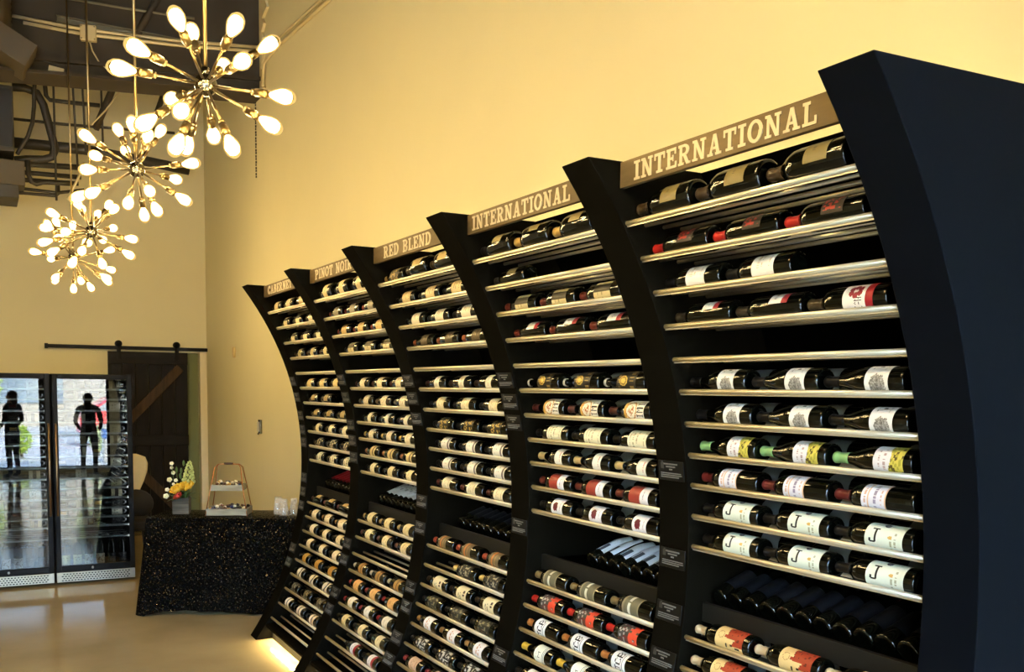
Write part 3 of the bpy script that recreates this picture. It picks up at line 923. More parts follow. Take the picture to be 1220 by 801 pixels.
def label_mesh(key, shape, z0, z1, span, f, nu, nv):
    if key in LABELS:
        return LABELS[key]
    me = bpy.data.meshes.new('label')
    vs, fs, cols = [], [], []
    sp = math.radians(span)
    for j in range(nv + 1):
        z = z0 + (z1 - z0) * j / nv
        r = radius_at(shape, z) + 0.0007
        for i in range(nu + 1):
            a = -sp / 2 + sp * i / nu
            vs.append((r * math.cos(a), r * math.sin(a), z))
    for j in range(nv):
        for i in range(nu):
            c = f((i + 0.5) / nu, (j + 0.5) / nv)
            a = j * (nu + 1) + i
            fs.append((a, a + 1, a + nu + 2, a + nu + 1))
            cols += list(lin(c) + (1.0,)) * 4
    me.from_pydata(vs, [], fs)
    me.materials.append(M_paper)
    me.polygons.foreach_set('use_smooth', [True] * len(fs))
    at = me.color_attributes.new('print', 'FLOAT_COLOR', 'CORNER')
    at.data.foreach_set('color', cols)
    me.update()
    LABELS[key] = me
    return me

def lying(roll):
    """neck towards +y, label turned by roll upwards from the room side"""
    c, s = math.cos(math.radians(roll)), math.sin(math.radians(roll))
    X, Y, Z = Vector((-c, 0, s)), Vector((s, 0, c)), Vector((0, 1, 0))
    return Matrix((X, Y, Z)).transposed().to_euler()

# style: shape, capsule (colour or None), label list [(z0, z1, span, painter)], roll, words for the label
K = (14, 13, 13)
def S(shape, cap, labels, roll, words_, end=None, glass=M_glass, z0=0.222):
    return dict(shape=shape, cap=cap, labels=labels, roll=roll, words=words_, end=end, glass=glass, z0=z0)
RED, MAR, GOLD, BRONZE, GREEN, CREAMC = (178, 34, 26), (92, 26, 24), (196, 158, 84), (120, 92, 52), (134, 178, 112), (214, 190, 150)
ST = {
  # nearest bay
  'a1': S('large', (60, 46, 28), [(0.05, 0.125, 110, L_plain((112, 98, 58), (40, 34, 20), ((0.6, 0.06, .3, .45),)))], 48, 'big dark bottle with olive label'),
  'a2': S('straight', RED, [(0.06, 0.13, 130, L_print((36, 26, 20), (150, 44, 32), 0.45, 3))], 62, 'red-capped bottle with dark red-printed label'),
  'a3': S('straight', K, [(0.06, 0.145, 150, L_plain((236, 232, 226), (196, 180, 160)))], 38, 'black-capped bottle with plain white label'),
  'a4': S('straight', (46, 38, 24), [(0.05, 0.12, 100, L_redwhite)], 66, 'bottle with white and red label turned up'),
  'a4c': S('straight', (70, 56, 34), [(0.04, 0.135, 170, L_flower)], 8, 'bottle with red flower on white label'),
  'a6': S('sloped', K, [(0.045, 0.118, 165, L_tree)], 12, 'bottle with grey tree on white label'),
  'a8': S('sloped', GREEN, [(0.025, 0.118, 165, L_land)], 12, 'green-capped bottle with yellow landscape label'),
  'a9': S('straight', MAR, [(0.085, 0.165, 165, L_maroon)], 12, 'maroon-capped bottle with lilac-white label'),
  'a10': S('straight', K, [(0.030, 0.150, 165, L_J)], 14, 'bottle with black letter on pale green label'),
  'a13': S('straight', CREAMC, [(0.025, 0.150, 170, L_redart)], 14, 'cream-capped bottle with red art on tan label', RED),
  # second bay
  'b1': S('large', K, [(0.06, 0.13, 100, L_plain((150, 132, 84), (100, 84, 50)))], 62, 'big black-capped bottle, label turned up'),
  'b1g': S('large', GOLD, [(0.06, 0.13, 100, L_plain((130, 112, 66), (80, 66, 40)))], 66, 'big gold-capped dark bottle'),
  'b2': S('straight', (40, 38, 36), [(0.06, 0.13, 90, L_plain((112, 100, 66), (70, 60, 40)))], 60, 'lone bottle with ringed dark cap'),
  'b3': S('straight', (96, 34, 24), [(0.05, 0.15, 200, L_strip((206, 186, 136), (34, 28, 18)))], 20, 'red-capped bottle with tan label in two strips'),
  'b4': S('straight', (104, 40, 28), [(0.05, 0.135, 110, L_redwhite)], 68, 'red-capped bottle with maroon and white label'),
  'b6': S('sloped', (200, 190, 168), [(0.045, 0.165, 170, L_medal)], 10, 'dark bottle with gold medal label', None, M_glass, 0.262),
  'b7': S('sloped', (64, 22, 18), [(0.030, 0.150, 175, L_simi)], 10, 'bottle with ornate cream and gold label'),
  'b8': S('straight', K, [(0.040, 0.150, 170, L_plain((236, 226, 192), (170, 156, 116), ((0.85, 0.02, .1, .9), (0.7, 0.04, .25, .75), (0.5, 0.03, .2, .8), (0.15, 0.02, .1, .9))))], 10, 'black-capped bottle with lined cream label'),
  'b9': S('sloped', (190, 160, 104), [(0.050, 0.105, 165, L_plain((240, 232, 214), (190, 130, 110), ((0.3, 0.06, .3, .7),)))], 12, 'gold-capped bottle with narrow white label'),
  'b10': S('straight', (92, 36, 26), [(0.045, 0.160, 170, L_half)], 12, 'bottle with red disc and white label'),
  'b11': S('straight', K, [(0.060, 0.145, 165, L_blob)], 12, 'bottle with maroon blot on white label'),
  'b13': S('straight', (120, 100, 62), [(0.070, 0.170, 170, L_beads)], 14, 'bottle with grey label and beaded stripe'),
  'b14': S('straight', RED, [(0.050, 0.165, 165, L_devil)], 14, 'red-capped bottle with orange and grey art label'),
  'b15': S('straight', (176, 110, 52), [(0.090, 0.175, 165, L_jcb)], 14, 'copper-capped bottle with black script on white'),
  'b16': S('sloped', (214, 172, 60), [(0.050, 0.130, 165, L_mline)], 14, 'yellow-capped bottle with double-lined cream label'),
  'b17': S('straight', K, [(0.050, 0.150, 165, L_plain((236, 228, 222), (190, 120, 100)))], 14, 'bottle with white label at the foot of the photo'),
  # middle bay
  'c1a': S('straight', (150, 120, 70), [(0.04, 0.15, 170, L_print((40, 34, 22), (150, 126, 76), 0.45))], 20, 'bottle with ornate bronze label'),
  'c1': S('large', (60, 50, 30), [(0.05, 0.14, 120, L_plain((176, 152, 96), (120, 100, 60)))], 60, 'big bottle with tan label turned up'),
  'c2': S('straight', K, [(0.04, 0.14, 170, L_plain((222, 198, 146), (150, 120, 80), edge=(180, 150, 100)))], 26, 'black-capped bottle with tan label'),
  'c3': S('straight', K, [(0.05, 0.14, 170, L_plain((236, 224, 196), (170, 150, 120)))], 40, 'black-capped bottle with cream white label'),
  'c4': S('straight', (150, 84, 52), [(0.05, 0.13, 130, L_plain((80, 66, 42), (170, 140, 90)))], 40, 'copper-capped bottle with dark label'),
  'c6': S('straight', (46, 28, 20), [(0.065, 0.120, 170, L_plain((238, 226, 198), (190, 170, 130), ((0.5, 0.05, .3, .7),)))], 10, 'bottle with narrow white label'),
  'c7': S('straight', K, [(0.055, 0.140, 175, L_plain((236, 220, 178), (190, 164, 110), edge=(200, 172, 110)))], 10, 'bottle with broad cream label'),
  'c8': S('straight', K, [(0.05, 0.150, 165, L_print((22, 20, 14), (178, 146, 70), 0.35, 5))], 10, 'black-labelled bottle with gold print'),
  'c9': S('straight', K, [(0.055, 0.150, 170, L_ring((238, 230, 212), (110, 96, 84)))], 10, 'bottle with grey ring on white label'),
  'c11': S('straight', (80, 36, 26), [(0.070, 0.160, 170, L_plain((236, 222, 186), (190, 170, 128)))], 12, 'maroon-capped bottle with cream label'),
  'c13': S('straight', (150, 62, 40), [(0.075, 0.165, 170, L_orange)], 14, 'red-capped bottle with brown and orange label'),
  'c14': S('straight', (206, 176, 106), [(0.045, 0.165, 165, L_print((24, 24, 20), (160, 152, 126), 0.38, 8))], 14, 'gold-capped bottle with silver print'),
  'c15': S('straight', (40, 30, 20), [(0.045, 0.150, 170, L_plain((234, 216, 168), (70, 44, 34), ((0.25, 0.07, .42, .66), (0.6, 0.03, .2, .6), (0.75, 0.02, .2, .5))))], 14, 'bottle with dark mark on cream label'),
  'c16': S('straight', K, [(0.045, 0.160, 165, L_print((30, 30, 24), (124, 116, 88), 0.4, 12))], 14, 'dark bottle with dull grey label'),
  'c17': S('straight', (150, 110, 60), [(0.055, 0.140, 165, L_plain((238, 230, 222), (206, 146, 100), ((0.6, 0.07, .2, .8), (0.4, 0.05, .3, .7))))], 14, 'bottle with orange print on white label'),
  'c18': S('straight', K, [(0.035, 0.160, 165, L_print((16, 16, 16), (196, 192, 180), 0.42, 21))], 14, 'black-labelled bottle with silver curls'),
  'c19': S('straight', (110, 34, 40), [(0.055, 0.150, 165, L_plain((206, 168, 134), (150, 100, 80)))], 14, 'bottle with pinkish tan label'),
  # fourth bay
  'd1': S('large', K, [(0.05, 0.12, 170, L_plain((226, 204, 150), (160, 130, 90)))], 24, 'big bottle with cream label band'),
  'd2': S('straight', (112, 40, 28), [(0.05, 0.13, 170, L_plain((150, 140, 118), (90, 84, 70)))], 30, 'red-capped bottle with grey label'),
  'd3': S('straight', (120, 44, 28), [(0.055, 0.14, 170, L_plain((216, 180, 116), (150, 110, 70)))], 24, 'red-capped bottle with tan label'),
  'd4': S('straight', K, [(0.055, 0.15, 170, L_strip((222, 204, 160), (70, 60, 40)))], 24, 'black-capped bottle with split cream label'),
  'd6': S('straight', (66, 28, 22), [(0.06, 0.135, 175, L_plain((238, 222, 184), (190, 166, 126)))], 10, 'bottle with broad white label'),
  'd7': S('straight', (110, 96, 76), [(0.06, 0.14, 175, L_print((236, 222, 188), (176, 120, 70), 0.12, 2))], 10, 'bottle with gold-flecked cream label'),
  'd8': S('straight', K, [(0.07, 0.125, 170, L_redfoot)], 10, 'bottle with red-footed white label'),
  'd9': S('straight', (196, 158, 84), [(0.06, 0.135, 175, L_plain((238, 224, 188), (200, 150, 100)))], 10, 'gold-capped bottle with white label'),
  'd10': S('straight', (170, 112, 76), [(0.06, 0.135, 170, L_band((220, 192, 132), (84, 60, 30), 0.3, 0.5))], 10, 'bottle with banded gold label'),
  'd11': S('straight', K, [(0.07, 0.14, 120, L_plain((236, 220, 172), (190, 166, 116)))], 10, 'bottle with small square cream label'),
  'd13': S('straight', (170, 140, 92), [(0.06, 0.14, 175, L_plain((230, 206, 150), (180, 150, 96)))], 10, 'bottle with broad buff label'),
  'd14': S('straight', (96, 60, 50), [(0.06, 0.14, 175, L_plain((236, 216, 166), (180, 150, 100)))], 12, 'bottle with wide ivory label'),
  'd16': S('straight', (190, 180, 160), [(0.06, 0.13, 170, L_band((170, 126, 66), (70, 50, 28), 0.35, 0.5))], 12, 'bottle with gold-brown banded label'),
  'd17': S('straight', (124, 34, 34), [(0.055, 0.14, 170, L_plain((228, 172, 104), (190, 130, 70)))], 12, 'red-capped bottle with orange-tan label'),
  'd18': S('straight', (124, 30, 36), [(0.06, 0.14, 170, L_plain((240, 226, 200), (200, 180, 150)))], 12, 'red-capped bottle with white label'),
  'd19': S('straight', K, [(0.06, 0.13, 170, L_plain((236, 214, 160), (190, 160, 110)))], 12, 'black-capped bottle with cream label'),
  'd20': S('straight', K, [(0.05, 0.13, 165, L_redwhite)], 16, 'bottle with white and dark red label'),
  # farthest bay
  'e1': S('straight', K, [(0.05, 0.14, 160, L_plain((190, 170, 124), (110, 96, 66)))], 50, 'bottle with dull silver label'),
  'e2': S('straight', K, [(0.05, 0.13, 150, L_strip((230, 214, 170), (40, 34, 26)))], 36, 'bottle with split cream label'),
  'e4': S('straight', (80, 40, 30), [(0.06, 0.125, 150, L_plain((206, 186, 130), (140, 120, 80)))], 40, 'bottle with small beige label'),
  'e6': S('straight', K, [(0.05, 0.14, 175, L_plain((230, 204, 140), (190, 160, 100)))], 10, 'bottle with wide buff label'),
  'e7': S('straight', K, [(0.05, 0.13, 110, L_plain((166, 140, 84), (110, 90, 50)))], 40, 'dark bottle with small gold label'),
  'e9': S('straight', K, [(0.06, 0.13, 175, L_plain((240, 226, 186), (200, 180, 130)))], 10, 'bottle with bright cream label'),
  'e10': S('straight', K, [(0.05, 0.13, 160, L_print((40, 34, 24), (222, 206, 160), 0.5, 3))], 14, 'bottle with patterned black and cream label'),
  'e11': S('straight', K, [(0.05, 0.14, 170, L_print((236, 226, 196), (70, 60, 46), 0.25, 7))], 12, 'bottle with dotted white label'),
  'e13': S('straight', (90, 40, 30), [(0.05, 0.13, 60, L_plain((216, 180, 110), (150, 110, 60)))], 66, 'dark bottle with a painted gold glint'),  # narrow gold patch stands in for a highlight on the glass
  'e14': S('straight', (150, 110, 60), [(0.05, 0.15, 165, L_print((240, 222, 180), (180, 110, 60), 0.14, 9))], 12, 'bottle with ornate cream label'),
  'e15': S('straight', K, [(0.05, 0.135, 175, L_plain((238, 220, 180), (200, 170, 120)))], 12, 'bottle with plain cream label'),
  'e17': S('straight', K, [(0.05, 0.13, 170, L_plain((196, 146, 60), (150, 104, 40)))], 12, 'bottle with gold label'),
  'e18': S('straight', K, [(0.05, 0.14, 170, L_twist)], 12, 'bottle with dark swirl on cream label'),
  'e19': S('straight', K, [(0.05, 0.14, 170, L_print((44, 40, 30), (166, 156, 126), 0.42, 5))], 12, 'dark bottle with silver-grey label'),
  'e20': S('straight', K, [(0.05, 0.14, 170, L_band((238, 220, 190), (46, 34, 26), 0.45, 0.6))], 12, 'bottle with black line on cream label'),
}
ALL = (0, 1, 2)
ROWS = [
  {1: ('a1', ALL), 2: ('a2', ALL), 3: ('a3', (0, 1)), 4: ('a4', (0, 1)), 4.5: ('a4c', (2,)), 6: ('a6', ALL), 7: ('a6', ALL), 8: ('a8', ALL), 9: ('a9', ALL), 10: ('a10', ALL), 11: ('a10', ALL), 13: ('a13', ALL), 14: ('a13', ALL)},
  {1: ('b1', (0,)), 1.5: ('b1g', (1, 2)), 2: ('b2', (0,)), 3: ('b3', ALL), 4: ('b4', ALL), 6: ('b6', ALL), 7: ('b7', ALL), 8: ('b8', ALL), 9: ('b9', ALL), 10: ('b10', ALL), 11: ('b11', ALL), 13: ('b13', ALL), 14: ('b14', ALL), 15: ('b15', ALL), 16: ('b16', ALL), 17: ('b17', ALL)},
  {1: ('c1a', (0,)), 1.5: ('c1', (1, 2)), 2: ('c2', ALL), 3: ('c3', ALL), 4: ('c4', ALL), 6: ('c6', ALL), 7: ('c7', ALL), 8: ('c8', ALL), 9: ('c9', ALL), 10: ('c9', ALL), 11: ('c11', ALL), 13: ('c13', ALL), 14: ('c14', (1, 2)), 15: ('c15', ALL), 16: ('c16', ALL), 17: ('c17', ALL), 18: ('c18', ALL), 19: ('c19', ALL)},
  {1: ('d1', ALL), 2: ('d2', ALL), 3: ('d3', ALL), 4: ('d4', ALL), 6: ('d6', ALL), 7: ('d7', ALL), 8: ('d8', ALL), 9: ('d9', ALL), 10: ('d10', ALL), 11: ('d11', ALL), 13: ('d13', ALL), 14: ('d14', ALL), 16: ('d16', ALL), 17: ('d17', ALL), 18: ('d18', ALL), 19: ('d19', ALL), 20: ('d20', (1, 2))},
  {1: ('e1', ALL), 2: ('e2', ALL), 3: ('e2', ALL), 4: ('e4', ALL), 6: ('e6', ALL), 7: ('e7', (0, 1)), 8: ('e7', ALL), 9: ('e9', ALL), 10: ('e10', ALL), 11: ('e11', ALL), 13: ('e13', ALL), 14: ('e14', ALL), 15: ('e15', ALL), 16: ('e15', ALL), 17: ('e17', ALL), 18: ('e18', ALL), 19: ('e19', ALL), 20: ('e20', ALL)},
]
RES = [(48, 36), (36, 26), (24, 18), (20, 14), (18, 12)]
POS = ['left', 'middle', 'right']
def make_bottle(st, skey, loc, rot, res, label, group):
    o = link('wine_bottle', body_mesh(st['shape'], st['glass']), None, loc, rot)
    tag(o, label, 'bottle', group)
    if st['cap']:
        link('capsule', cap_mesh(st['shape'], st['cap'], st['z0'], st['end']), o)
    for i, (z0, z1, span, f) in enumerate(st['labels']):
        link('label', label_mesh((skey, i), st['shape'], z0, z1, span, f, *res), o)
    return o
for k in range(5):
    for jj, (skey, where) in ROWS[k].items():
        j = int(jj)
        st = ST[skey]
        z = SHELF_Z[j] + shelf_h(st['shape']) + 0.0006
        x = fx(SHELF_Z[j]) + RAIL_X + 0.0345
        for i in where:
            y = k * W + 0.200 + (2 - i) * 0.2815 + random.uniform(-0.003, 0.003)
            roll = st['roll'] + random.uniform(-5, 5) + (18 if skey == 'c1a' else 0)
            shelf = ORD[j if j < 12 else j]
            lab = '%s, %s on %s shelf, %s bay' % (st['words'], POS[i], shelf, BAYS[k])
            make_bottle(st, skey, (x, y, z), lying(roll), RES[k], lab, 'bottles lying in the %s bay' % BAYS[k])

# bottles lying in the bins, bases towards the room, necks raised
def L_red(u, v): return (150, 24, 26) if v > 0.15 else (110, 16, 20)
def L_silver(u, v): return (206, 202, 196) if hsh(int(u * 8), int(v * 9)) > 0.12 else (150, 146, 140)
def L_white_bar(u, v):
    if v < 0.3 and 0.3 < u < 0.7: return (70, 72, 76) if hsh(int(u * 26), 1) < 0.5 else (226, 230, 236)
    return (222, 226, 232)
def L_navy(u, v): return (13, 14, 18) if hsh(int(u * 9), int(v * 9)) > 0.1 else (26, 28, 34)
def L_seal(u, v): return (120, 26, 30)
BIN = [
  S('straight', (16, 18, 26), [(0.05, 0.15, 150, L_navy), (0.226, 0.246, 60, L_seal)], 0, 'dark bottle, base outward, with red neck seal'),
  S('sloped', (20, 20, 20), [(0.045, 0.20, 120, L_white_bar)], 0, 'bottle, base outward, silver-white label up'),
  S('straight', K, [(0.06, 0.15, 120, L_navy)], 0, 'black bottle, base outward'),
  S('straight', K, [(0.06, 0.19, 140, L_silver)], 0, 'bottle, base outward, pale label up'),
  S('straight', (140, 24, 26), [(0.05, 0.19, 140, L_red)], 0, 'bottle, base outward, red label up'),
]
BIN_N = [(12, 0.0), (8, 0.0), (10, 0.0), (11, 0.0), (11, 0.0)]
TILT = math.radians(20)
for k in range(5):
    n, _ = BIN_N[k]
    st = BIN[k]
    ca, sa = math.cos(TILT), math.sin(TILT)
    Z = Vector((ca, 0, sa)); X = Vector((-sa, 0, ca)); Y = Z.cross(X)
    for i in range(n):
        # numbered from the left, which is the far end of the bay
        y = k * W + TH + 0.040 + (n - 1 - i) * 0.0748
        s = random.uniform(-0.25, 0.25)
        Xr = X * math.cos(s) + Y * math.sin(s); Yr = Z.cross(Xr)
        rot = Matrix((Xr, Yr, Z)).transposed().to_euler()
        r_ = max(p[0] for p in PROF[st['shape']])
        loc = (fx(1.03) + 0.108, y, 1.0435 + r_ * ca)
        lab = '%s, %s from left in the %s bay bin' % (st['words'], ORD[i + 1], BAYS[k])
        make_bottle(st, 'bin%d' % k, loc, rot, (14, 12), lab, 'bottles stacked in the %s bin' % BAYS[k])

# the second row of bottles, deep in the shelves behind the first: hardly visible, one object
q = MB()
M_rear = mat('rear_label_paper', (104, 112, 110), 0.6)
low = {s: [p for i, p in enumerate(PROF[s]) if i in (0, 2, 4, 5, 7, 9, 11, 15)] for s in PROF}
for k in range(5):
    for jj, (skey, where) in ROWS[k].items():
        j = int(jj)
        if j < 6: continue
        st = ST[skey]
        z = SHELF_Z[j] + shelf_h(st['shape']) + 0.001
        x = fx(SHELF_Z[j]) + RAIL_X + 0.138 + 0.0345
        for i in where:
            y = k * W + 0.200 + (2 - i) * 0.2815
            Mx = Matrix.Translation((x, y, z)) @ lying(20).to_matrix().to_4x4()
            q.lathe(low[st['shape']], M_glass, 10, Mx)
            r_ = max(p[0] for p in PROF[st['shape']]) + 0.001
            vs = []
            for zz in (0.05, 0.13):
                for t in range(7):
                    a = math.radians(-70 + 140 * t / 6)
                    vs.append((r_ * 1.03 * math.cos(a), r_ * 1.03 * math.sin(a), zz))
            if k < 2: q.add(vs, [(t, t + 1, t + 8, t + 7) for t in range(6)], M_rear, Mx, True)
rear = link('rear_wine_bottle_row', q.mesh('rear_bottles', False))
rear['label'] = 'second row of dark wine bottles deep in the shelves behind the front row'
rear['category'] = 'bottles'
rear['kind'] = 'stuff'

# ------------------------------------------------------------------ sputnik chandeliers
ARMS = [[(-0.44,-0.81,0.39), (-0.02,0.64,0.77), (0.13,-0.91,0.40), (0.77,0.15,0.62), (0.18,-0.98,0.01), (0.37,0.79,0.49), (0.70,-0.69,-0.20), (0.57,-0.64,-0.51), (0.15,-0.60,-0.79), (0.27,0.91,-0.33), (-0.40,-0.75,-0.52), (-0.20,0.98,0.06), (-0.40,-0.43,-0.81), (-0.06,0.86,-0.51), (-0.71,-0.37,-0.60), (-0.81,-0.58,0.10), (-0.94,-0.33,-0.06)],
[(-0.19,0.64,0.74), (-0.79,-0.53,0.31), (-0.53,0.79,0.31), (-0.79,-0.58,-0.20), (-0.72,-0.46,-0.52), (-0.86,0.16,-0.49), (-0.17,-0.85,0.51), (0.24,0.50,0.83), (0.04,-0.94,0.33), (0.45,0.46,0.77), (-0.05,0.88,0.47), (0.73,-0.68,0.05), (0.72,0.70,0.05), (0.62,-0.60,-0.51), (0.06,-0.88,-0.48), (0.19,-0.67,-0.72), (0.21,0.78,-0.58), (-0.23,-0.71,-0.66)],
[(-0.77,-0.59,0.22), (-0.84,0.53,0.08), (-0.55,-0.82,-0.16), (-0.57,0.82,-0.07), (-0.92,-0.24,-0.32), (-0.72,0.56,-0.41), (-0.26,-0.82,-0.51), (-0.42,-0.54,-0.73), (0.13,-0.67,-0.73), (0.22,0.83,0.50), (-0.32,-0.85,0.41), (-0.10,0.81,0.58), (0.42,0.59,0.69), (0.52,0.83,0.23), (0.71,-0.68,-0.18), (0.66,-0.56,-0.49), (0.32,0.95,-0.02), (0.36,-0.86,0.37)],]
HUB_Z = 2.92
q = MB(); q.ball((0, 0, 0), 0.044, M_steel, 18, 12); q.tube([(0, 0, 0.03), (0, 0, 0.065)], 0.014, M_steel, 12); HUBM = q.mesh('hub')
q = MB(); q.tube([(0, 0, 0.06), (0, 0, CZ - HUB_Z + 0.06 - 0.02)], 0.008, M_chrome, 8); STEM = q.mesh('stem')
q = MB(); q.lathe([(0, CZ - HUB_Z + 0.06), (0.065, CZ - HUB_Z + 0.06), (0.065, CZ - HUB_Z + 0.06 - 0.012), (0.03, CZ - HUB_Z + 0.06 - 0.03), (0.0, CZ - HUB_Z + 0.06 - 0.03)], M_steel, 18); CANOPY = q.mesh('ceiling_canopy')
q = MB(); q.tube([(0, 0, 0.035), (0, 0, 0.225)], 0.0055, M_chrome, 8); ARM = q.mesh('arm')
q = MB(); q.lathe([(0.0, 0.205), (0.012, 0.207), (0.013, 0.214), (0.009, 0.216), (0.009, 0.222), (0.0165, 0.224), (0.0175, 0.268), (0.0165, 0.272), (0.0, 0.272)], M_chrome, 12); SOCK = q.mesh('socket')
q = MB(); q.lathe([(0.0135, 0.268), (0.0145, 0.285), (0.022, 0.305), (0.0295, 0.330), (0.0315, 0.348), (0.0285, 0.370), (0.019, 0.386), (0.0085, 0.393), (0.0, 0.395)], M_bulb, 14); BULB = q.mesh('bulb')
q = MB(); q.lathe([(0.0, 0.280), (0.009, 0.288), (0.019, 0.312), (0.0255, 0.336), (0.0265, 0.350), (0.022, 0.368), (0.0, 0.382)], M_fil, 10); FIL = q.mesh('filament')
def chandelier(x, y, z, turn, arms, label):
    c = empty('chandelier', (x, y, z), (0, 0, math.radians(turn)), label, 'chandelier', 'row of sputnik chandeliers')
    link('hub', HUBM, c); link('stem', STEM, c); link('ceiling_canopy', CANOPY, c)
    for d in ARMS[arms]:
        v = Vector(d).normalized()
        e = v.to_track_quat('Z', 'Y').to_euler()
        a = link('arm', ARM, c, None, e)
        link('socket', SOCK, a); link('bulb', BULB, a); link('filament', FIL, a)
        ld = bpy.data.lights.new('bulb_light', 'POINT')
        ld.energy = BULB_W; ld.color = (1.0, 0.775, 0.385); ld.shadow_soft_size = 0.034
        link('bulb_light', ld, a, (0, 0, 0.345))
    return c
LABC = ['largest and nearest sputnik chandelier of glowing bulbs, upper left', 'second sputnik chandelier, below and behind the largest one', 'third sputnik chandelier, smaller, over the glass fridges', 'smallest, farthest sputnik chandelier, partly behind the third']
for i in range(4):
    chandelier(*[(-0.887, 2.556, 2.92), (-0.896, 4.384, 2.942), (-0.955, 6.274, 2.855), (-0.937, 8.084, 2.87)][i], [0, 0, 0, 160][i], [0, 1, 2, 1][i], LABC[i])
chandelier(-0.887, 2.556 - 1.85, 2.96, 70, 1, 'sputnik chandelier above the frame, before the nearest rack bay')

# ------------------------------------------------------------------ glass-door wine fridges
M_fr_out = mat('black_fridge_casing', (7, 7, 8), 0.5, spec=0.1)
M_fr_in = mat('dark_fridge_lining', (13, 14, 16), 0.6)
M_fr_wire = mat('fridge_shelf_steel', (188, 186, 178), 0.3, metal=0.9)
M_grille = mat('punched_steel_grille', (158, 154, 144), 0.35, metal=0.9)
M_hole = mat('grille_hole', (18, 17, 15), 0.7)
M_handle = mat('bronze_handle', (150, 126, 100), 0.3, metal=0.9)
FW, FD, FH = 0.655, 0.62, 1.856
FR_SH = [0.40, 0.50, 0.58, 0.66, 0.75, 0.84, 0.93, 1.03, 1.13, 1.23, 1.33, 1.43, 1.53, 1.63, 1.72]
def fridge(loc, rz, hinge, label):
    f = empty('wine_fridge', loc, (0, 0, rz), label, 'wine fridge', 'pair of glass-door wine fridges')
    q = MB()   # local: front at y=0, body behind (+y), x from 0 to FW
    q.box(0, 0.03, 0.045, FD, 0.02, FH, M_fr_out); q.box(FW - 0.03, FW, 0.045, FD, 0.02, FH, M_fr_out)
    q.box(0.03, FW - 0.03, FD - 0.03, FD, 0.02, FH, M_fr_in); q.box(0.03, FW - 0.03, 0.045, FD - 0.03, FH - 0.04, FH, M_fr_out)
    q.box(0.03, FW - 0.03, 0.045, FD - 0.03, 0.10, 0.13, M_fr_in)
    q.build('casing', f)
    q = MB()
    q.rbox(0.003, 0.045, 0, 0.043, 0.115, FH, M_fr_out, 0.004); q.rbox(FW - 0.045, FW - 0.003, 0, 0.043, 0.115, FH, M_fr_out, 0.004)
    q.rbox(0.045, FW - 0.045, 0, 0.043, FH - 0.045, FH, M_fr_out, 0.004); q.rbox(0.045, FW - 0.045, 0, 0.043, 0.115, 0.17, M_fr_out, 0.004)
    d = q.build('door_frame', f)
    q = MB(); q.box(0.04, FW - 0.04, 0.010, 0.016, 0.16, FH - 0.04, M_pane); q.build('pane', d)
    q = MB()
    hx = 0.022 if hinge == 'r' else FW - 0.022
    q.tube([(hx, 0.0, 0.62), (hx, -0.045, 0.62), (hx, -0.045, 1.42), (hx, 0.0, 1.42)], 0.009, M_handle, 8)
    q.build('handle', d)
    q = MB(); q.rbox(0.004, FW - 0.004, 0.012, 0.03, 0.022, 0.108, M_grille, 0.003)
    g = q.build('toe_grille', f)
    q = MB()
    for r in range(4):
        for c in range(22):
            x = 0.05 + c * 0.0255 + (0.0127 if r % 2 else 0)
            q.box(x - 0.008, x + 0.008, 0.0108, 0.0125, 0.033 + r * 0.018, 0.043 + r * 0.018, M_hole)
    o = q.build('grille_slots', g); o['kind'] = 'stuff'
    q = MB(); q.ball((FW * 0.45, -0.002, 0.142), (0.010, 0.006, 0.012), M_fr_wire, 8, 6); q.build('lock', d)
    q = MB()
    q.tube([(0, 0, 0), (0, 0, 0)], 0.001, M_fr_wire, 3) if False else None
    for dy in (0.10, 0.22, 0.34, 0.46):
        q.tube([(0.032, dy, 0), (FW - 0.032, dy, 0)], 0.004, M_fr_wire, 6)
    q.rbox(0.032, FW - 0.032, 0.062, 0.078, -0.006, 0.010, M_fr_wire, 0.003)
    sm = q.mesh('shelf')
    for z in FR_SH:
        link('shelf', sm, f, (0, 0, z))
    for sx, hx_ in ((0.038, 1), (FW - 0.038, -1)):  # added fill lights along the posts, to brighten the bottle labels
        ll = bpy.data.lights.new('fridge_fill', 'AREA'); ll.shape = 'RECTANGLE'; ll.size, ll.size_y = 0.012, 1.5
        ll.energy = 1.6; ll.color = (0.95, 0.97, 1.0)
        link('fridge_fill', ll, f, (sx, 0.055, 0.95), (PI / 2, 0, hx_ * -0.9))
    return f
frz = 0.0
fa = fridge((-1.147, 7.93, 0), frz, 'r', 'right-hand tall glass-door wine fridge reflecting the street')
fb = fridge((-1.147 - FW * math.cos(frz) - 0.012, 7.93 - FW * math.sin(frz) + 0.0, 0), frz, 'l', 'left-hand wine fridge cut by the left edge of the photo')
def fr_pt(fr, x, y, z):
    c, s = math.cos(frz), math.sin(frz)
    return (fr.location.x + x * c - y * s, fr.location.y + x * s + y * c, z)
FR_L = [L_plain((206, 198, 176), (120, 110, 90)), L_plain((150, 140, 110), (80, 70, 50)), L_print((46, 44, 40), (130, 124, 108), 0.4, 3), L_print((28, 28, 30), (90, 90, 88), 0.35, 8), L_band((200, 186, 150), (60, 50, 40))]
FR_W = ['cream-labelled', 'beige-labelled', 'grey-printed', 'dark-labelled', 'banded-label']
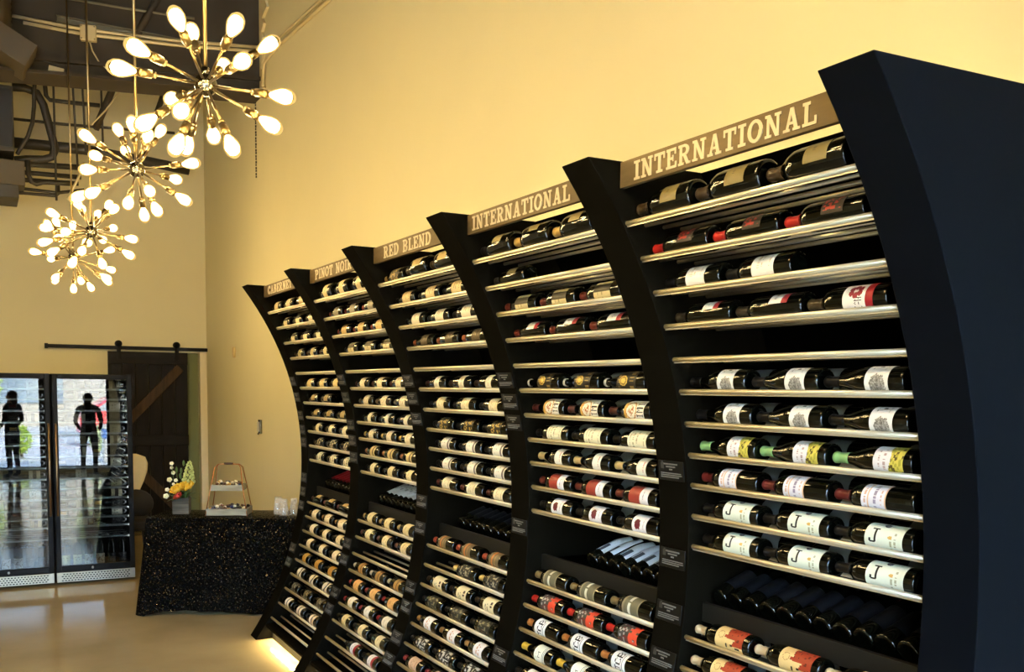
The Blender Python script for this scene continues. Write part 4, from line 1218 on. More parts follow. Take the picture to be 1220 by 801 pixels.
for fi, fr in enumerate((fa, fb)):
    for si, z in enumerate(FR_SH[1:]):
        for c in range(2):
            n = (si * 2 + c * 3 + fi) % 5
            # neck to the left (-x), label to the viewer
            X, Z = Vector((0, -1, 0)), Vector((-1, 0, 0)); Y = Z.cross(X)
            rot = (Matrix.Rotation(frz, 3, 'Z') @ Matrix((X, Y, Z)).transposed()).to_euler()
            st = S('straight', [K, MAR, GOLD, K, (60, 60, 60)][n], [(0.05, 0.14, 150, FR_L[n])], 0, '')
            x = 0.325 + c * 0.292
            side = ['left', 'right'][c]
            lab = '%s bottle, %s on %s fridge shelf from the bottom, %s fridge' % (FR_W[n], side, ORD[si + 1], ['right-hand', 'left-hand'][fi])
            make_bottle(st, 'fr%d' % n, fr_pt(fr, x, 0.16, z + 0.0052 + BR), rot, (12, 9), lab, 'bottles in the wine fridges')
    # standing at the bottom
    for c in range(6):
        n = [0, 0, 1, 4, 3, 2][c]
        tall = S('straight', K, [(0.02, 0.11, 150, [L_plain((214, 206, 140), (150, 140, 80)), L_plain((214, 206, 140), (150, 140, 80)), L_print((206, 190, 160), (130, 100, 70), 0.3), L_print((206, 190, 160), (130, 100, 70), 0.3), FR_L[3], FR_L[3]][c])], 0, '')
        rot = Euler((0, 0, frz - PI / 2))
        lab = '%s bottle standing on the fridge floor, %s from left, %s fridge' % (['yellow-labelled', 'yellow-labelled', 'spotted-label', 'spotted-label', 'dark', 'dark'][c], ORD[c + 1], ['right-hand', 'left-hand'][fi])
        make_bottle(tall, 'frs%d' % c, fr_pt(fr, 0.09 + c * 0.095, 0.17, 0.131), rot, (12, 9), lab, 'bottles standing in the wine fridges')

# ------------------------------------------------------------------ barn door on its rail
BDX0, BDX1 = -0.358, 0.548
BDY0, BDY1 = 11.03, 11.065
bdoor = empty('barn_door', (0.095, 11.05, 0.02), label='dark brown plank barn door with diagonal braces behind the fridge', cat='door')
npl = 6
pw = (BDX1 - BDX0) / npl
q = MB(); q.rbox(-pw / 2 + 0.002, pw / 2 - 0.002, -0.012, 0.012, 0.0, 2.145, M_barn, 0.004); PL = q.mesh('plank')
for i in range(npl):
    link('plank', PL, bdoor, (BDX0 + pw * (i + 0.5) - 0.095, 0.004, 0))
for z0, z1 in ((2.0, 2.145), (1.02, 1.15), (0.0, 0.145)):
    q = MB(); q.rbox(BDX0 - 0.095, BDX1 - 0.095, -0.030, -0.009, z0, z1, M_barn_h, 0.004); q.build('rail_board', bdoor)
M_brace = wood('barn_brace_wood', (44, 31, 18), (70, 52, 32), axis=2)
for (xa, za, xb_, zb_) in ((-0.40, 1.15, 0.40, 2.0), (-0.40, 1.02, 0.40, 0.145)):
    d = Vector((xb_ - xa, 0, zb_ - za)); L_ = d.length; ang = math.atan2(d.x, d.z)
    q = MB(); q.rbox(-0.055, 0.055, -0.029, -0.009, 0.05, L_ - 0.05, M_brace, 0.004, Matrix.Translation((xa, 0, za)) @ Matrix.Rotation(ang, 4, 'Y')); q.build('brace', bdoor)
for x in (-0.236, 0.422):
    hgr = MB()
    hgr.rbox(x - 0.095 - 0.022, x - 0.095 + 0.022, -0.040, -0.030, 2.05, 2.25, M_blackmetal, 0.002)
    hgr.tube([(x - 0.095, -0.040, 2.235), (x - 0.095, 0.012, 2.235)], 0.040, M_blackmetal, 16)
    h = hgr.build('hanger', bdoor)
rl = empty('barn_door_rail', (-0.1, 11.07, 2.19), label='black flat iron rail of the sliding barn door', cat='rail')
q = MB(); q.rbox(-0.925, 0.895, -0.008, 0.004, -0.002, 0.040, M_blackmetal, 0.002, Matrix.Rotation(0.0, 4, 'Y')); q.build('bar', rl)
for x in (-0.91, -0.45, 0.05, 0.5, 0.87):
    q = MB(); q.tube([(x, -0.012, 0.019), (x, 0.079, 0.019)], 0.011, M_blackmetal, 10); q.build('standoff', rl)
q = MB(); q.rbox(-0.925, -0.89, -0.016, -0.004, -0.010, 0.048, M_blackmetal, 0.002); q.build('end_stop', rl)

# ------------------------------------------------------------------ table under a sequin cloth
TA = Vector((-0.60, 6.455, 0)); TD = Vector((0.896, -0.444, 0)); TN = Vector((0.444, 0.896, 0))
TLEN, TDEP, TTOP = 1.20, 0.53, 0.747
tm4 = Matrix(((TD.x, TN.x, 0, TA.x), (TD.y, TN.y, 0, TA.y), (0, 0, 1, 0), (0, 0, 0, 1)))
tb = empty('side_table', TA, (0, 0, math.atan2(TD.y, TD.x)), 'folding table hidden under the black sequin cloth', 'table')
M_ttop = mat('table_top_laminate', (110, 100, 84), 0.5)
q = MB(); q.rbox(0.01, TLEN - 0.01, 0.01, TDEP - 0.01, 0.705, 0.738, M_ttop, 0.004); q.build('table_top', tb)
for x in (0.08, TLEN - 0.08):
    for y in (0.06, TDEP - 0.06):
        q = MB(); q.tube([(x, y, 0.0), (x, y, 0.705)], 0.016, M_blackmetal, 8); q.build('leg', tb)
def sequin_mat():
    m = bpy.data.materials.new('black_sequin_cloth')
    m.use_nodes = True
    nt = m.node_tree
    p = nt.nodes['Principled BSDF']
    L = nt.links.new
    tc = nt.nodes.new('ShaderNodeTexCoord')
    vo = nt.nodes.new('ShaderNodeTexVoronoi'); vo.inputs['Scale'].default_value = 165
    L(tc.outputs['Object'], vo.inputs['Vector'])
    geo = nt.nodes.new('ShaderNodeNewGeometry')
    sub = nt.nodes.new('ShaderNodeVectorMath'); sub.operation = 'SUBTRACT'; sub.inputs[1].default_value = (0.5, 0.5, 0.5)
    L(vo.outputs['Color'], sub.inputs[0])
    sc_ = nt.nodes.new('ShaderNodeVectorMath'); sc_.operation = 'SCALE'; sc_.inputs['Scale'].default_value = 1.2
    L(sub.outputs[0], sc_.inputs[0])
    ad = nt.nodes.new('ShaderNodeVectorMath'); ad.operation = 'ADD'
    L(geo.outputs['Normal'], ad.inputs[0]); L(sc_.outputs[0], ad.inputs[1])
    nm = nt.nodes.new('ShaderNodeVectorMath'); nm.operation = 'NORMALIZE'
    L(ad.outputs[0], nm.inputs[0]); L(nm.outputs[0], p.inputs['Normal'])
    rp = nt.nodes.new('ShaderNodeValToRGB')
    rp.color_ramp.elements[0].position = 0.88; rp.color_ramp.elements[1].position = 1.0
    rp.color_ramp.elements[0].color = (0.003, 0.003, 0.003, 1); rp.color_ramp.elements[1].color = (0.16, 0.15, 0.14, 1)
    sp = nt.nodes.new('ShaderNodeSeparateColor'); L(vo.outputs['Color'], sp.inputs[0])
    L(sp.outputs[2], rp.inputs[0]); L(rp.outputs[0], p.inputs['Base Color'])
    mr = nt.nodes.new('ShaderNodeMapRange'); mr.inputs[1].default_value = 0.88; mr.inputs[2].default_value = 0.92
    L(sp.outputs[2], mr.inputs[0]); L(mr.outputs[0], p.inputs['Metallic'])
    p.inputs['Roughness'].default_value = 0.22
    p.inputs['Specular IOR Level'].default_value = 0.01
    p.inputs['Specular Tint'].default_value = (0.1, 0.1, 0.1, 1)
    return m
M_seq = sequin_mat()
q = MB()
# perimeter with rounded corners, folds growing towards the hem
rc = 0.03
per = []
def seg(a, c, n):
    for i in range(n): per.append((a[0] + (c[0] - a[0]) * i / n, a[1] + (c[1] - a[1]) * i / n))
seg((rc, 0), (TLEN - rc, 0), 90)
for i in range(8):
    a = -PI / 2 + PI / 2 * i / 8; per.append((TLEN - rc + rc * math.cos(a), rc + rc * math.sin(a)))
seg((TLEN, rc), (TLEN, TDEP - rc), 40)
for i in range(8):
    a = PI / 2 * i / 8; per.append((TLEN - rc + rc * math.cos(a), TDEP - rc + rc * math.sin(a)))
seg((TLEN - rc, TDEP), (rc, TDEP), 90)
for i in range(8):
    a = PI / 2 + PI / 2 * i / 8; per.append((rc + rc * math.cos(a), TDEP - rc + rc * math.sin(a)))
seg((0, TDEP - rc), (0, rc), 40)
for i in range(8):
    a = PI + PI / 2 * i / 8; per.append((rc + rc * math.cos(a), rc + rc * math.sin(a)))
NP = len(per)
vs, fs = [], []
ctr = (TLEN / 2, TDEP / 2)
s_acc = 0.0
acc = []
for i in range(NP):
    acc.append(s_acc); a, c = per[i], per[(i + 1) % NP]; s_acc += math.hypot(c[0] - a[0], c[1] - a[1])
LV = [(TTOP, 0.0), (TTOP - 0.006, 0.006), (0.70, 0.010), (0.58, 0.014), (0.42, 0.02), (0.26, 0.028), (0.13, 0.036), (0.022, 0.044)]
for li, (z, out) in enumerate(LV):
    for i, (x, y) in enumerate(per):
        a, c = per[i - 1], per[(i + 1) % NP]
        t = Vector((c[0] - a[0], c[1] - a[1], 0)).normalized(); nrm = Vector((t.y, -t.x, 0))
        fold = (math.sin(acc[i] * 17 + 0.7) + 0.6 * math.sin(acc[i] * 31 + 2.0) + 0.3 * math.sin(acc[i] * 67))
        corner = max(0, 1 - min(abs(x) + abs(y), abs(x - TLEN) + abs(y), abs(x) + abs(y - TDEP), abs(x - TLEN) + abs(y - TDEP)) / 0.14)
        w_ = (TTOP - z) / TTOP
        o_ = out + fold * 0.014 * w_ + corner * 0.05 * w_
        zz = z + (0.012 * math.sin(acc[i] * 5.0) * (li == 7)) - corner * 0.008 * (li == 7)
        vs.append((x + nrm.x * o_, y + nrm.y * o_, max(zz, 0.004)))
for li in range(len(LV) - 1):
    for i in range(NP):
        k2 = (i + 1) % NP
        fs.append((li * NP + i, li * NP + k2, (li + 1) * NP + k2, (li + 1) * NP + i))
fs.append(tuple(range(NP)))
q.add(vs, fs, M_seq, None, True)
cloth = q.build('tablecloth', None, TA, (0, 0, math.atan2(TD.y, TD.x)))
tag(cloth, 'black sequin tablecloth hanging to the floor over the table', 'tablecloth')
def on_table(x, y, z=0.0):
    v = tm4 @ Vector((x, y, 0)); return (v.x, v.y, TTOP + 0.001 + z)

# flower arrangement
fl = empty('flower_arrangement', on_table(0.185, 0.30), (0, 0, -0.33), 'yellow and white flowers in a grey wooden box on the table', 'flowers')
M_gw = wood('grey_weathered_wood', (66, 62, 56), (104, 98, 88), axis=0, scale=20)
q = MB()
s_, h_, t_ = 0.062, 0.128, 0.010
q.rbox(-s_, s_, -s_, -s_ + t_, 0, h_, M_gw, 0.002); q.rbox(-s_, s_, s_ - t_, s_, 0, h_, M_gw, 0.002)
q.rbox(-s_, -s_ + t_, -s_ + t_, s_ - t_, 0, h_, M_gw, 0.002); q.rbox(s_ - t_, s_, -s_ + t_, s_ - t_, 0, h_, M_gw, 0.002)
q.box(-s_ + t_, s_ - t_, -s_ + t_, s_ - t_, 0, 0.11, mat('dark_potting_moss', (34, 38, 20), 0.9))
pl_ = q.build('planter_box', fl)
q = MB(); q.rbox(-s_ - 0.002, s_ + 0.002, -s_ - 0.002, -s_, 0.080, h_, wood('darker_grey_wood', (44, 42, 38), (74, 70, 62), axis=0, scale=20), 0.001); q.build('front_board', pl_)
def rose(name, c, r, col1, col2):
    """layered petals around a bud"""
    m1 = mat('petal_%d_%d_%d' % col1, col1, 0.55); m2 = mat('petal_%d_%d_%d' % col2, col2, 0.55)
    q = MB()
    for ring, (rad, n, tilt) in enumerate(((0.25, 4, 80), (0.5, 5, 62), (0.8, 6, 40), (1.0, 7, 18))):
        for i in range(n):
            a = 2 * PI * i / n + ring * 0.5
            M = Matrix.Translation(c) @ Matrix.Rotation(-0.5, 4, 'Y') @ Matrix.Rotation(0.5, 4, 'X') @ Matrix.Rotation(a, 4, 'Z') @ Matrix.Translation((r * rad * 0.45, 0, 0.1 * r)) @ Matrix.Rotation(-math.radians(tilt), 4, 'Y')
            pv, pf = [], []
            for u in range(5):
                for v in range(4):
                    x = r * 0.62 * u / 4
                    wv = r * 0.42 * math.sin(PI * (0.22 + 0.70 * u / 4)) * (v / 1.5 - 1)
                    pv.append((x, wv, 0.22 * r * (abs(v / 1.5 - 1) ** 2) + 0.10 * r * (u / 4) ** 3))
            for u in range(4):
                for v in range(3):
                    k_ = u * 4 + v; pf.append((k_, k_ + 4, k_ + 5, k_ + 1))
            q.add(pv, pf, m1 if ring % 2 else m2, M, True)
    return link(name, q.mesh(name, False), fl)
YEL, YEL2 = (250, 196, 40), (254, 216, 84)
rose('yellow_rose', Vector((-0.015, -0.055, 0.185)), 0.064, YEL, YEL2)
rose('yellow_rose', Vector((0.065, -0.04, 0.205)), 0.062, YEL, YEL2)
rose('yellow_rose', Vector((0.02, -0.01, 0.215)), 0.045, (244, 184, 36), YEL)
rose('red_rose', Vector((-0.01, -0.075, 0.135)), 0.040, (206, 52, 44), (226, 84, 70))
M_wf = mat('white_petals', (236, 232, 208), 0.6); M_leaf = mat('green_leaf', (70, 96, 44), 0.55, noise=0.2, nscale=30); M_lgreen = mat('pale_green_buds', (196, 204, 128), 0.6)
for (x, y, z, r) in ((-0.068, -0.02, 0.40, 0.017), (-0.072, 0.0, 0.365, 0.014), (-0.058, -0.01, 0.325, 0.016), (-0.085, -0.03, 0.272, 0.020), (-0.035, -0.04, 0.268, 0.015), (-0.10, -0.05, 0.195, 0.017), (-0.108, -0.06, 0.145, 0.022), (-0.05, -0.06, 0.24, 0.012)):
    q = MB()
    for i in range(5):
        a = 2 * PI * i / 5
        q.ball((x + r * 0.55 * math.cos(a), y + r * 0.3 * math.sin(a) - 0.004, z + r * 0.45 * math.sin(a)), (r * 0.55, r * 0.4, r * 0.55), M_wf, 6, 4)
    q.ball((x, y - r * 0.5, z), r * 0.28, M_lgreen, 6, 4)
    q.build('white_blossom', fl)
q = MB(); q.tube([(0.03, 0.0, 0.11), (0.05, -0.01, 0.26), (0.065, -0.015, 0.41)], 0.003, M_leaf, 5)
for i in range(46):
    t = i / 45; a = i * 2.4
    rad = 0.036 * (1 - t) ** 0.6 + 0.006
    q.ball((0.056 + 0.010 * t + rad * math.cos(a), -0.012 + rad * math.sin(a), 0.255 + 0.16 * t), (0.011 * (1.2 - 0.6 * t),) * 2 + (0.013 * (1.2 - 0.6 * t),), M_lgreen, 6, 4)
q.build('snapdragon_spike', fl)
rnd = random.Random(3)
for i in range(26):
    a, bb = rnd.uniform(0, 2 * PI), rnd.uniform(0.3, 1.15)
    L_ = rnd.uniform(0.07, 0.16)
    base = Vector((rnd.uniform(-0.04, 0.04), rnd.uniform(-0.04, 0.04), 0.115))
    d = Vector((math.cos(a) * math.cos(bb), math.sin(a) * math.cos(bb), math.sin(bb)))
    sd = d.cross(Vector((0, 0, 1))).normalized(); up = sd.cross(d)
    pv = []
    for u in range(6):
        t = u / 5; wv = 0.016 * math.sin(PI * (0.08 + 0.9 * t))
        c = base + d * L_ * t + Vector((0, 0, -0.05 * t * t))
        pv += [c - sd * wv + up * 0.004, c, c + sd * wv + up * 0.004]
    q = MB(); q.add(pv, [(u * 3 + v, u * 3 + 3 + v, u * 3 + 4 + v, u * 3 + 1 + v) for u in range(5) for v in range(2)], M_leaf, None, True)
    link('leaf', q.mesh('leaf', False), fl)
q = MB()
for (x, y, z) in ((-0.068, -0.02, 0.39), (-0.085, -0.03, 0.26), (-0.10, -0.05, 0.19), (-0.03, -0.03, 0.35), (0.0, 0.0, 0.34)):
    q.tube([(x * 0.3, y * 0.3, 0.11), (x * 0.8, y * 0.8, 0.11 + (z - 0.11) * 0.5), (x, y, z)], 0.0022, M_leaf, 5)
for (x, y, z) in ((-0.03, -0.03, 0.35), (0.0, 0.0, 0.34), (-0.005, -0.02, 0.30), (0.02, 0.0, 0.40)):
    q.ball((x, y, z), (0.010, 0.010, 0.024), M_leaf, 6, 5)
q.build('stems', fl)

# two-tier tray
M_tray = wood('pale_grey_tray_wood', (132, 126, 108), (166, 160, 140), axis=0, scale=16)
M_copper = mat('copper_wire', (186, 118, 66), 0.3, metal=0.9)
tr = empty('tiered_tray', on_table(0.57, 0.26), (0, 0, -0.40), 'two-tier grey wooden tray with a copper wire handle on the table', 'tray')
for nm, w_, z0, hh in (('lower_tray', 0.155, 0.004, 0.052), ('upper_tray', 0.118, 0.195, 0.045)):
    q = MB()
    q.rbox(-w_, w_, -w_ * 0.78, w_ * 0.78, z0, z0 + 0.008, M_tray, 0.001)
    for y in (-1, 1): q.rbox(-w_, w_, y * w_ * 0.78 - 0.005, y * w_ * 0.78 + 0.005, z0, z0 + hh, M_tray, 0.001)
    for x in (-1, 1): q.rbox(x * w_ - 0.005, x * w_ + 0.005, -w_ * 0.78, w_ * 0.78, z0, z0 + hh, M_tray, 0.001)
    q.build(nm, tr)
for y in (-1, 1):
    q = MB()
    w0, w1, w2 = 0.160, 0.124, 0.100
    yy = lambda w_: y * w_ * 0.80
    q.tube([(-w0, yy(w0) , 0.0), (-w1, yy(w1), 0.215), (-w2, y * 0.045, 0.375), (-w2 + 0.02, y * 0.012, 0.398), (0.0, 0.0, 0.402), (w2 - 0.02, y * 0.012, 0.398), (w2, y * 0.045, 0.375), (w1, yy(w1), 0.215), (w0, yy(w0), 0.0)], 0.004, M_copper, 6)
    q.build('wire_frame', tr)
q = MB(); q.tube([(-0.036, 0, 0.403), (0.036, 0, 0.403)], 0.009, mat('dark_wood_grip', (58, 34, 20), 0.5), 10); q.build('grip', tr)
rnd = random.Random(11)
CANDY = [mat('candy_gold', (206, 160, 74), 0.3, metal=0.6), mat('candy_brown', (96, 58, 30), 0.4), mat('candy_cream', (230, 214, 176), 0.4), mat('candy_blue', (40, 44, 84), 0.35), mat('candy_dark', (44, 34, 28), 0.4)]
for nm, w_, z0, n in (('lower', 0.135, 0.022, 70), ('upper', 0.10, 0.212, 40)):
    q = MB()
    for i in range(n):
        x, y = rnd.uniform(-w_, w_), rnd.uniform(-w_ * 0.72, w_ * 0.72)
        M = Matrix.Translation((x, y, z0 + rnd.uniform(0, 0.038))) @ Euler((rnd.uniform(-.6, .6), rnd.uniform(-.6, .6), rnd.uniform(0, 6))).to_matrix().to_4x4()
        q.lathe([(0.0, 0.0), (0.011, 0.0), (0.015, 0.014), (0.012, 0.017), (0.0, 0.018)], rnd.choice(CANDY), 8, M)
    o = q.build('wrapped_sweets', None, tr.location, tr.rotation_euler)
    o['kind'] = 'stuff'; o['label'] = 'small wrapped sweets heaped in the %s tray of the tiered stand' % nm; o['category'] = 'sweets'

# stacks of clear cups, upside down
q = MB(); q.lathe([(0.036, 0.0), (0.0375, 0.001), (0.037, 0.004), (0.026, 0.098), (0.0245, 0.100), (0.0, 0.100)], M_cup, 24); CUP = q.mesh('plastic_cup', False)
for i, (tx, ty, n) in enumerate(((0.955, 0.27, 5), (1.015, 0.19, 4), (1.085, 0.24, 4))):
    for c in range(n):
        o = link('plastic_cup', CUP, None, on_table(tx, ty, 0.0105 * c))
        tag(o, '%s clear plastic cup of the %s upside-down stack on the table' % (['lowest', 'second', 'third', 'fourth', 'fifth'][c], ['left', 'front middle', 'right'][i]), 'cup', '%s stack of clear plastic cups' % ['left', 'front', 'right'][i])

# ------------------------------------------------------------------ pale chair behind the fridge
cr = empty('upholstered_chair', (-0.455, 9.0, 0), (0, 0, 0), 'cream high-backed chair with a dark seat and cushion, half hidden by the fridge', 'chair')
M_cream = mat('cream_upholstery', (206, 190, 148), 0.8, noise=0.08, nscale=30)
M_dcush = mat('dark_cushion', (22, 17, 12), 0.8)
q = MB()
bp = [(-0.17, 0.40), (0.17, 0.40), (0.185, 0.60), (0.19, 0.70), (0.235, 0.80), (0.27, 0.90), (0.278, 0.98), (0.255, 1.045), (0.17, 1.08), (0, 1.09), (-0.17, 1.08), (-0.255, 1.045), (-0.278, 0.98), (-0.27, 0.90), (-0.235, 0.80), (-0.19, 0.70), (-0.185, 0.60)]
q.prism(bp, 0.20, 0.29, M_cream, 'y', Matrix.Rotation(-0.08, 4, 'X'))
o = q.build('backrest', cr); bv = o.modifiers.new('b', 'BEVEL'); bv.width = 0.025; bv.segments = 3; bv.limit_method = 'ANGLE'; bv.angle_limit = 1.0
q = MB(); q.rbox(-0.25, 0.25, -0.26, 0.24, 0.33, 0.44, M_dcush, 0.03); q.build('seat', cr)
q = MB(); q.ball((0.13, 0.10, 0.56), (0.17, 0.10, 0.15), M_dcush, 14, 10); q.build('cushion', cr)
for x in (-0.21, 0.21):
    for y in (-0.22, 0.20):
        q = MB(); q.tube([(x, y, 0.335), (x * 1.03, y * 1.03, 0.18), (x * 1.06, y * 1.08, 0.0)], [0.024, 0.019, 0.013], M_dcush, 8); q.build('leg', cr)

# ------------------------------------------------------------------ people and street seen mirrored in the fridge glass
def person(x, y, rz, label, shirt, trousers, hair, h=1.68):
    me = bpy.data.meshes.new('person_skin')
    k = h / 1.7
    J = {'pelvis': (0, 0, .93), 'waist': (0, -.01, 1.06), 'chest': (0, 0, 1.26), 'neck0': (0, .01, 1.42), 'neck': (0, -.005, 1.49), 'head': (0, -.015, 1.57), 'crown': (0, -.01, 1.66),
         'hl': (.095, 0, .90), 'kl': (.115, -.02, .50), 'al': (.12, .02, .09), 'tl': (.135, -.12, .035), 'hr': (-.095, 0, .90), 'kr': (-.11, -.005, .50), 'ar': (-.12, .03, .09), 'tr': (-.14, -.11, .035),
         'sl': (.18, .01, 1.385), 'el': (.255, .03, 1.12), 'wl': (.19, -.14, .98), 'pl': (.165, -.2, .965), 'sr': (-.18, .01, 1.385), 'er': (-.25, .03, 1.12), 'wr': (-.20, -.14, .97), 'pr': (-.17, -.2, .955)}
    Rd = {'pelvis': .135, 'waist': .12, 'chest': .145, 'neck0': .075, 'neck': .054, 'head': .088, 'crown': .070, 'hl': .092, 'kl': .058, 'al': .042, 'tl': .034, 'hr': .092, 'kr': .058, 'ar': .042, 'tr': .034,
          'sl': .062, 'el': .045, 'wl': .030, 'pl': .034, 'sr': .062, 'er': .045, 'wr': .030, 'pr': .034}
    E_ = [('pelvis', 'waist'), ('waist', 'chest'), ('chest', 'neck0'), ('neck0', 'neck'), ('neck', 'head'), ('head', 'crown'), ('pelvis', 'hl'), ('hl', 'kl'), ('kl', 'al'), ('al', 'tl'), ('pelvis', 'hr'), ('hr', 'kr'), ('kr', 'ar'), ('ar', 'tr'),
          ('neck0', 'sl'), ('sl', 'el'), ('el', 'wl'), ('wl', 'pl'), ('neck0', 'sr'), ('sr', 'er'), ('er', 'wr'), ('wr', 'pr')]
    for s_, sx in (('l', 1), ('r', -1)):     # four fingers and a thumb
        px, py, pz = J['p' + s_]
        for f in range(4):
            n1, n2 = 'f%d%s1' % (f, s_), 'f%d%s2' % (f, s_)
            L_ = (.036, .042, .04, .03)[f]
            J[n1] = (px - sx * .005, py - .03, pz + .027 - .018 * f); Rd[n1] = .0095
            J[n2] = (px - sx * .018, py - .03 - L_, pz + .016 - .018 * f); Rd[n2] = .008
            E_ += [('p' + s_, n1), (n1, n2)]
        n1 = 'th' + s_; J[n1] = (px - sx * .035, py - .028, pz + .04); Rd[n1] = .010; E_.append(('p' + s_, n1))
    names = list(J)
    me.from_pydata([tuple(c * k for c in J[n]) for n in names], [(names.index(a), names.index(c)) for a, c in E_], [])
    o = link('person', me, None, (x, y, 0), (0, 0, rz))
    sk = o.modifiers.new('skin', 'SKIN'); ss = o.modifiers.new('sub', 'SUBSURF'); ss.levels = 2; ss.render_levels = 2
    for i, n in enumerate(names):
        v = me.skin_vertices[0].data[i]; v.radius = (Rd[n] * k,) * 2; v.use_root = (n == 'pelvis')
        if n in ('chest', 'waist'): v.radius = (Rd[n] * k * 1.12, Rd[n] * k * 0.8)
    dg = bpy.context.evaluated_depsgraph_get()
    m2 = bpy.data.meshes.new_from_object(o.evaluated_get(dg))
    o.modifiers.clear(); o.data = m2
    m_skin = mat('skin', (206, 158, 126), 0.5); m_sh = mat('shirt_%d_%d_%d' % shirt, shirt, 0.8); m_tr = mat('trousers_%d_%d_%d' % trousers, trousers, 0.85); m_shoe = mat('dark_shoe', (24, 22, 22), 0.5); m_hair = mat('hair_%d_%d_%d' % hair, hair, 0.6)
    m2.materials.clear()
    for m in (m_skin, m_sh, m_tr, m_shoe): m2.materials.append(m)
    for p in m2.polygons:
        c = p.center / k
        p.use_smooth = True
        arm = abs(c.x) > .14 and c.y < -.135
        if c.z < .075: p.material_index = 3
        elif arm and c.z > .85: p.material_index = 0
        elif c.z < .95: p.material_index = 2
        elif c.z < 1.455: p.material_index = 1
        else: p.material_index = 0
    tag(o, label, 'person')
    q = MB()
    q.ball((0, .018 * k, 1.605 * k), (.094 * k, .098 * k, .095 * k), m_hair, 14, 10)
    q.ball((0, .055 * k, 1.50 * k), (.075 * k, .05 * k, .11 * k), m_hair, 12, 8)
    q.build('hair', o)
    q = MB()
    for sx in (-1, 1): q.ball((sx * .032 * k, -.098 * k, 1.585 * k), .010 * k, mat('eye', (30, 24, 22), 0.2), 8, 6)
    q.build('eyes', o)['kind'] = 'stuff'
    q = MB(); q.ball((0, -.106 * k, 1.56 * k), (.013 * k, .016 * k, .022 * k), m_skin, 8, 6); q.build('nose', o)
    q = MB(); q.ball((0, -.097 * k, 1.525 * k), (.024 * k, .008 * k, .007 * k), mat('lips', (150, 84, 76), 0.5), 8, 6); q.build('mouth', o)
    for sx in (-1, 1):
        q = MB(); q.ball((sx * .09 * k, 0, 1.575 * k), (.012 * k, .022 * k, .03 * k), m_skin, 8, 6); q.build('ear', o)
    return o
person(0.13, -3.2, 0.3, 'person in dark clothes mirrored in the right-hand fridge door', (20, 20, 24), (22, 22, 26), (24, 18, 14), 1.62)
person(-1.18, -3.3, -0.9, 'person in a dark jacket and jeans mirrored in the left-hand fridge', (30, 26, 26), (40, 52, 82), (50, 34, 24), 1.66)
# street
M_pave = mat('sunlit_pavement', (206, 202, 192), 0.85, noise=0.06, nscale=3)
M_road = mat('grey_asphalt', (186, 184, 178), 0.9, noise=0.12, nscale=20)
q = MB(); q.box(-40, 40, -9.5, FRONT_Y - 0.2, -0.2, -0.02, M_pave); struct(q.build('pavement'))
q = MB(); q.box(-40, 40, -22, -9.5, -0.3, -0.10, M_road); struct(q.build('road'))
q = MB(); q.box(-40, 40, -60, -22, -0.2, -0.02, mat('pale_gravel', (200, 197, 188), 0.9, noise=0.1, nscale=6)); struct(q.build('ground'))
def leaf_mass(name, parent, c, rad, n, size, m, seed):
    rnd = random.Random(seed); vs, fs = [], []
    for i in range(n):
        d = Vector((rnd.gauss(0, 1), rnd.gauss(0, 1), rnd.gauss(0, 1))).normalized() * rnd.uniform(0.6, 1.0)
        p = Vector((c[0] + d.x * rad[0], c[1] + d.y * rad[1], c[2] + d.z * rad[2]))
        R = Euler((rnd.uniform(0, 6), rnd.uniform(0, 6), rnd.uniform(0, 6))).to_matrix()
        s_ = size * rnd.uniform(0.6, 1.3); k_ = len(vs)
        vs += [p + R @ Vector(v) * s_ for v in ((-1, 0, 0), (0, -.45, .1), (1, 0, 0), (0, .45, .1))]
        fs.append((k_, k_ + 1, k_ + 2, k_ + 3))
    q = MB(); q.add(vs, fs, m)
    o = link(name, q.mesh(name, False), parent); o['kind'] = 'stuff'
    return o
M_tleaf = mat('sunny_leaves', (150, 168, 56), 0.6, noise=0.25, nscale=2)
M_bark = mat('bark', (84, 66, 48), 0.9, noise=0.2, nscale=12)
for i, (x, y, s_) in enumerate(((-1.95, -11.5, 0.7), (-8.0, -13.0, 1.2), (2.6, -20.5, 1.3), (-10.5, -25.0, 1.6))):
    t = empty('street_tree', (x, y, -0.02 if i == 1 else -0.1), label=['yellow-green street tree seen reflected at the left edge of the fridge', 'street tree left of the shop door, outside', 'street tree beyond the parked red car', 'tall tree on the far side across the street'][i], cat='tree', group='street trees outside')
    q = MB(); q.tube([(0, 0, 0), (0.05, 0, 1.0 * s_), (-0.04, 0.03, 2.2 * s_)], [0.12 * s_, 0.09 * s_, 0.05 * s_], M_bark, 8); q.build('trunk', t)
    leaf_mass('crown', t, (0, 0, 2.7 * s_), (1.1 * s_, 1.1 * s_, 1.0 * s_), 1500, 0.11 * s_, M_tleaf, i)
for i, x in enumerate((-0.85, 0.9, -2.6)):
    s_ = empty('flower_shrub', (x, -9.2 - 0.3 * i, -0.02), label=['yellow-green shrub outside the shop window, mirrored left of the fridge handles', 'shrub outside by the white cooler, mirrored in the right-hand fridge', 'shrub outside at the far left'][i], cat='shrub', group='shrubs outside')
    leaf_mass('foliage', s_, (0, 0, 0.45), (0.24, 0.22, 0.36), 400, 0.06, M_tleaf if i == 0 else mat('white_green_leaves', (196, 206, 150), 0.6), 20 + i)
    q = MB(); q.tube([(0, 0, 0), (0, 0, 0.4)], 0.04, M_bark, 6); q.build('stem', s_)
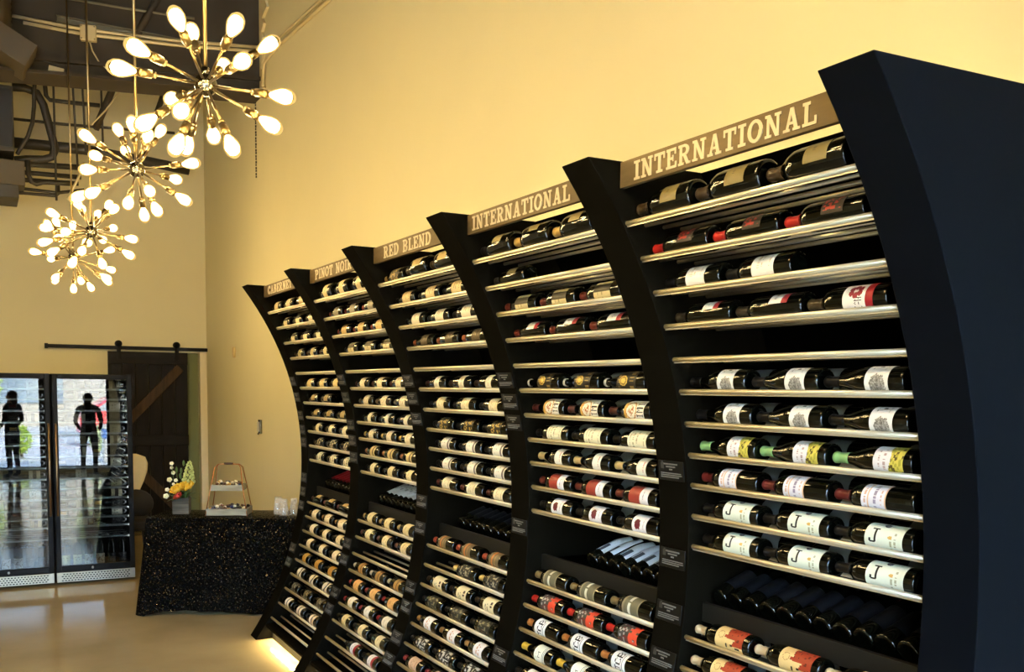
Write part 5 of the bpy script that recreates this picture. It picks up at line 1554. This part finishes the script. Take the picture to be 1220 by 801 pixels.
# parked red car
car = empty('car', (3.1, -16.2, -0.1), label='parked red car mirrored at the top of the right-hand fridge', cat='car')
M_red = mat('red_car_paint', (170, 26, 34), 0.25, coat=0.6); M_cg = mat('car_glass', (150, 164, 172), 0.08, metal=0.3); M_tyre = mat('tyre', (22, 22, 22), 0.8)
q = MB(); q.prism([(-2.1, 0.35), (2.1, 0.35), (2.15, 0.75), (2.0, 0.98), (0.95, 1.08), (0.15, 1.5), (-1.3, 1.5), (-1.95, 1.05), (-2.15, 0.9)], -0.88, 0.88, M_red, 'y')
cb = q.build('body', car); bv = cb.modifiers.new('b', 'BEVEL'); bv.width = 0.06; bv.segments = 3
q = MB(); q.prism([(0.86, 1.09), (0.14, 1.44), (-1.25, 1.44), (-1.75, 1.09)], -0.885, 0.885, M_cg, 'y'); q.build('side_windows', car)
for x in (-1.35, 1.35):
    for y in (-0.8, 0.8):
        q = MB(); q.tube([(x, y - 0.11, 0.33), (x, y + 0.11, 0.33)], 0.33, M_tyre, 20); q.tube([(x, y - 0.115, 0.33), (x, y + 0.115, 0.33)], 0.19, M_strut, 12); q.build('wheel', car)
cl = empty('cool_box', (1.15, -7.4, -0.02), label='white cool box with a blue band on the pavement, mirrored in the fridge', cat='cool box')
M_blue = mat('blue_plastic', (52, 84, 130), 0.4)
q = MB(); q.rbox(-0.35, 0.35, -0.22, 0.22, 0.0, 0.55, M_white, 0.02); q.build('body', cl)
q = MB(); q.rbox(-0.36, 0.36, -0.23, 0.23, 0.55, 0.78, M_blue, 0.02); q.build('band', cl)
q = MB(); q.rbox(-0.37, 0.37, -0.24, 0.24, 0.78, 0.88, M_white, 0.03); q.build('lid', cl)
# building across the street
bl = empty('street_building', (-12, -34, -0.02), label='pale low building across the street behind the trees', cat='building')
M_bl = mat('pale_render', (206, 196, 178), 0.8)
q = MB(); q.box(-16, 16, -4, 4, 0, 5.2, M_bl); q.build('wall', bl)
q = MB(); q.rbox(-16.4, 16.4, -4.4, 4.4, 5.2, 5.5, M_strut, 0.05); q.build('roof', bl)
for i in range(6):
    q = MB(); q.box(-14 + i * 5, -11.5 + i * 5, 3.98, 4.04, 1.0, 3.0, M_cg); q.build('window', bl)
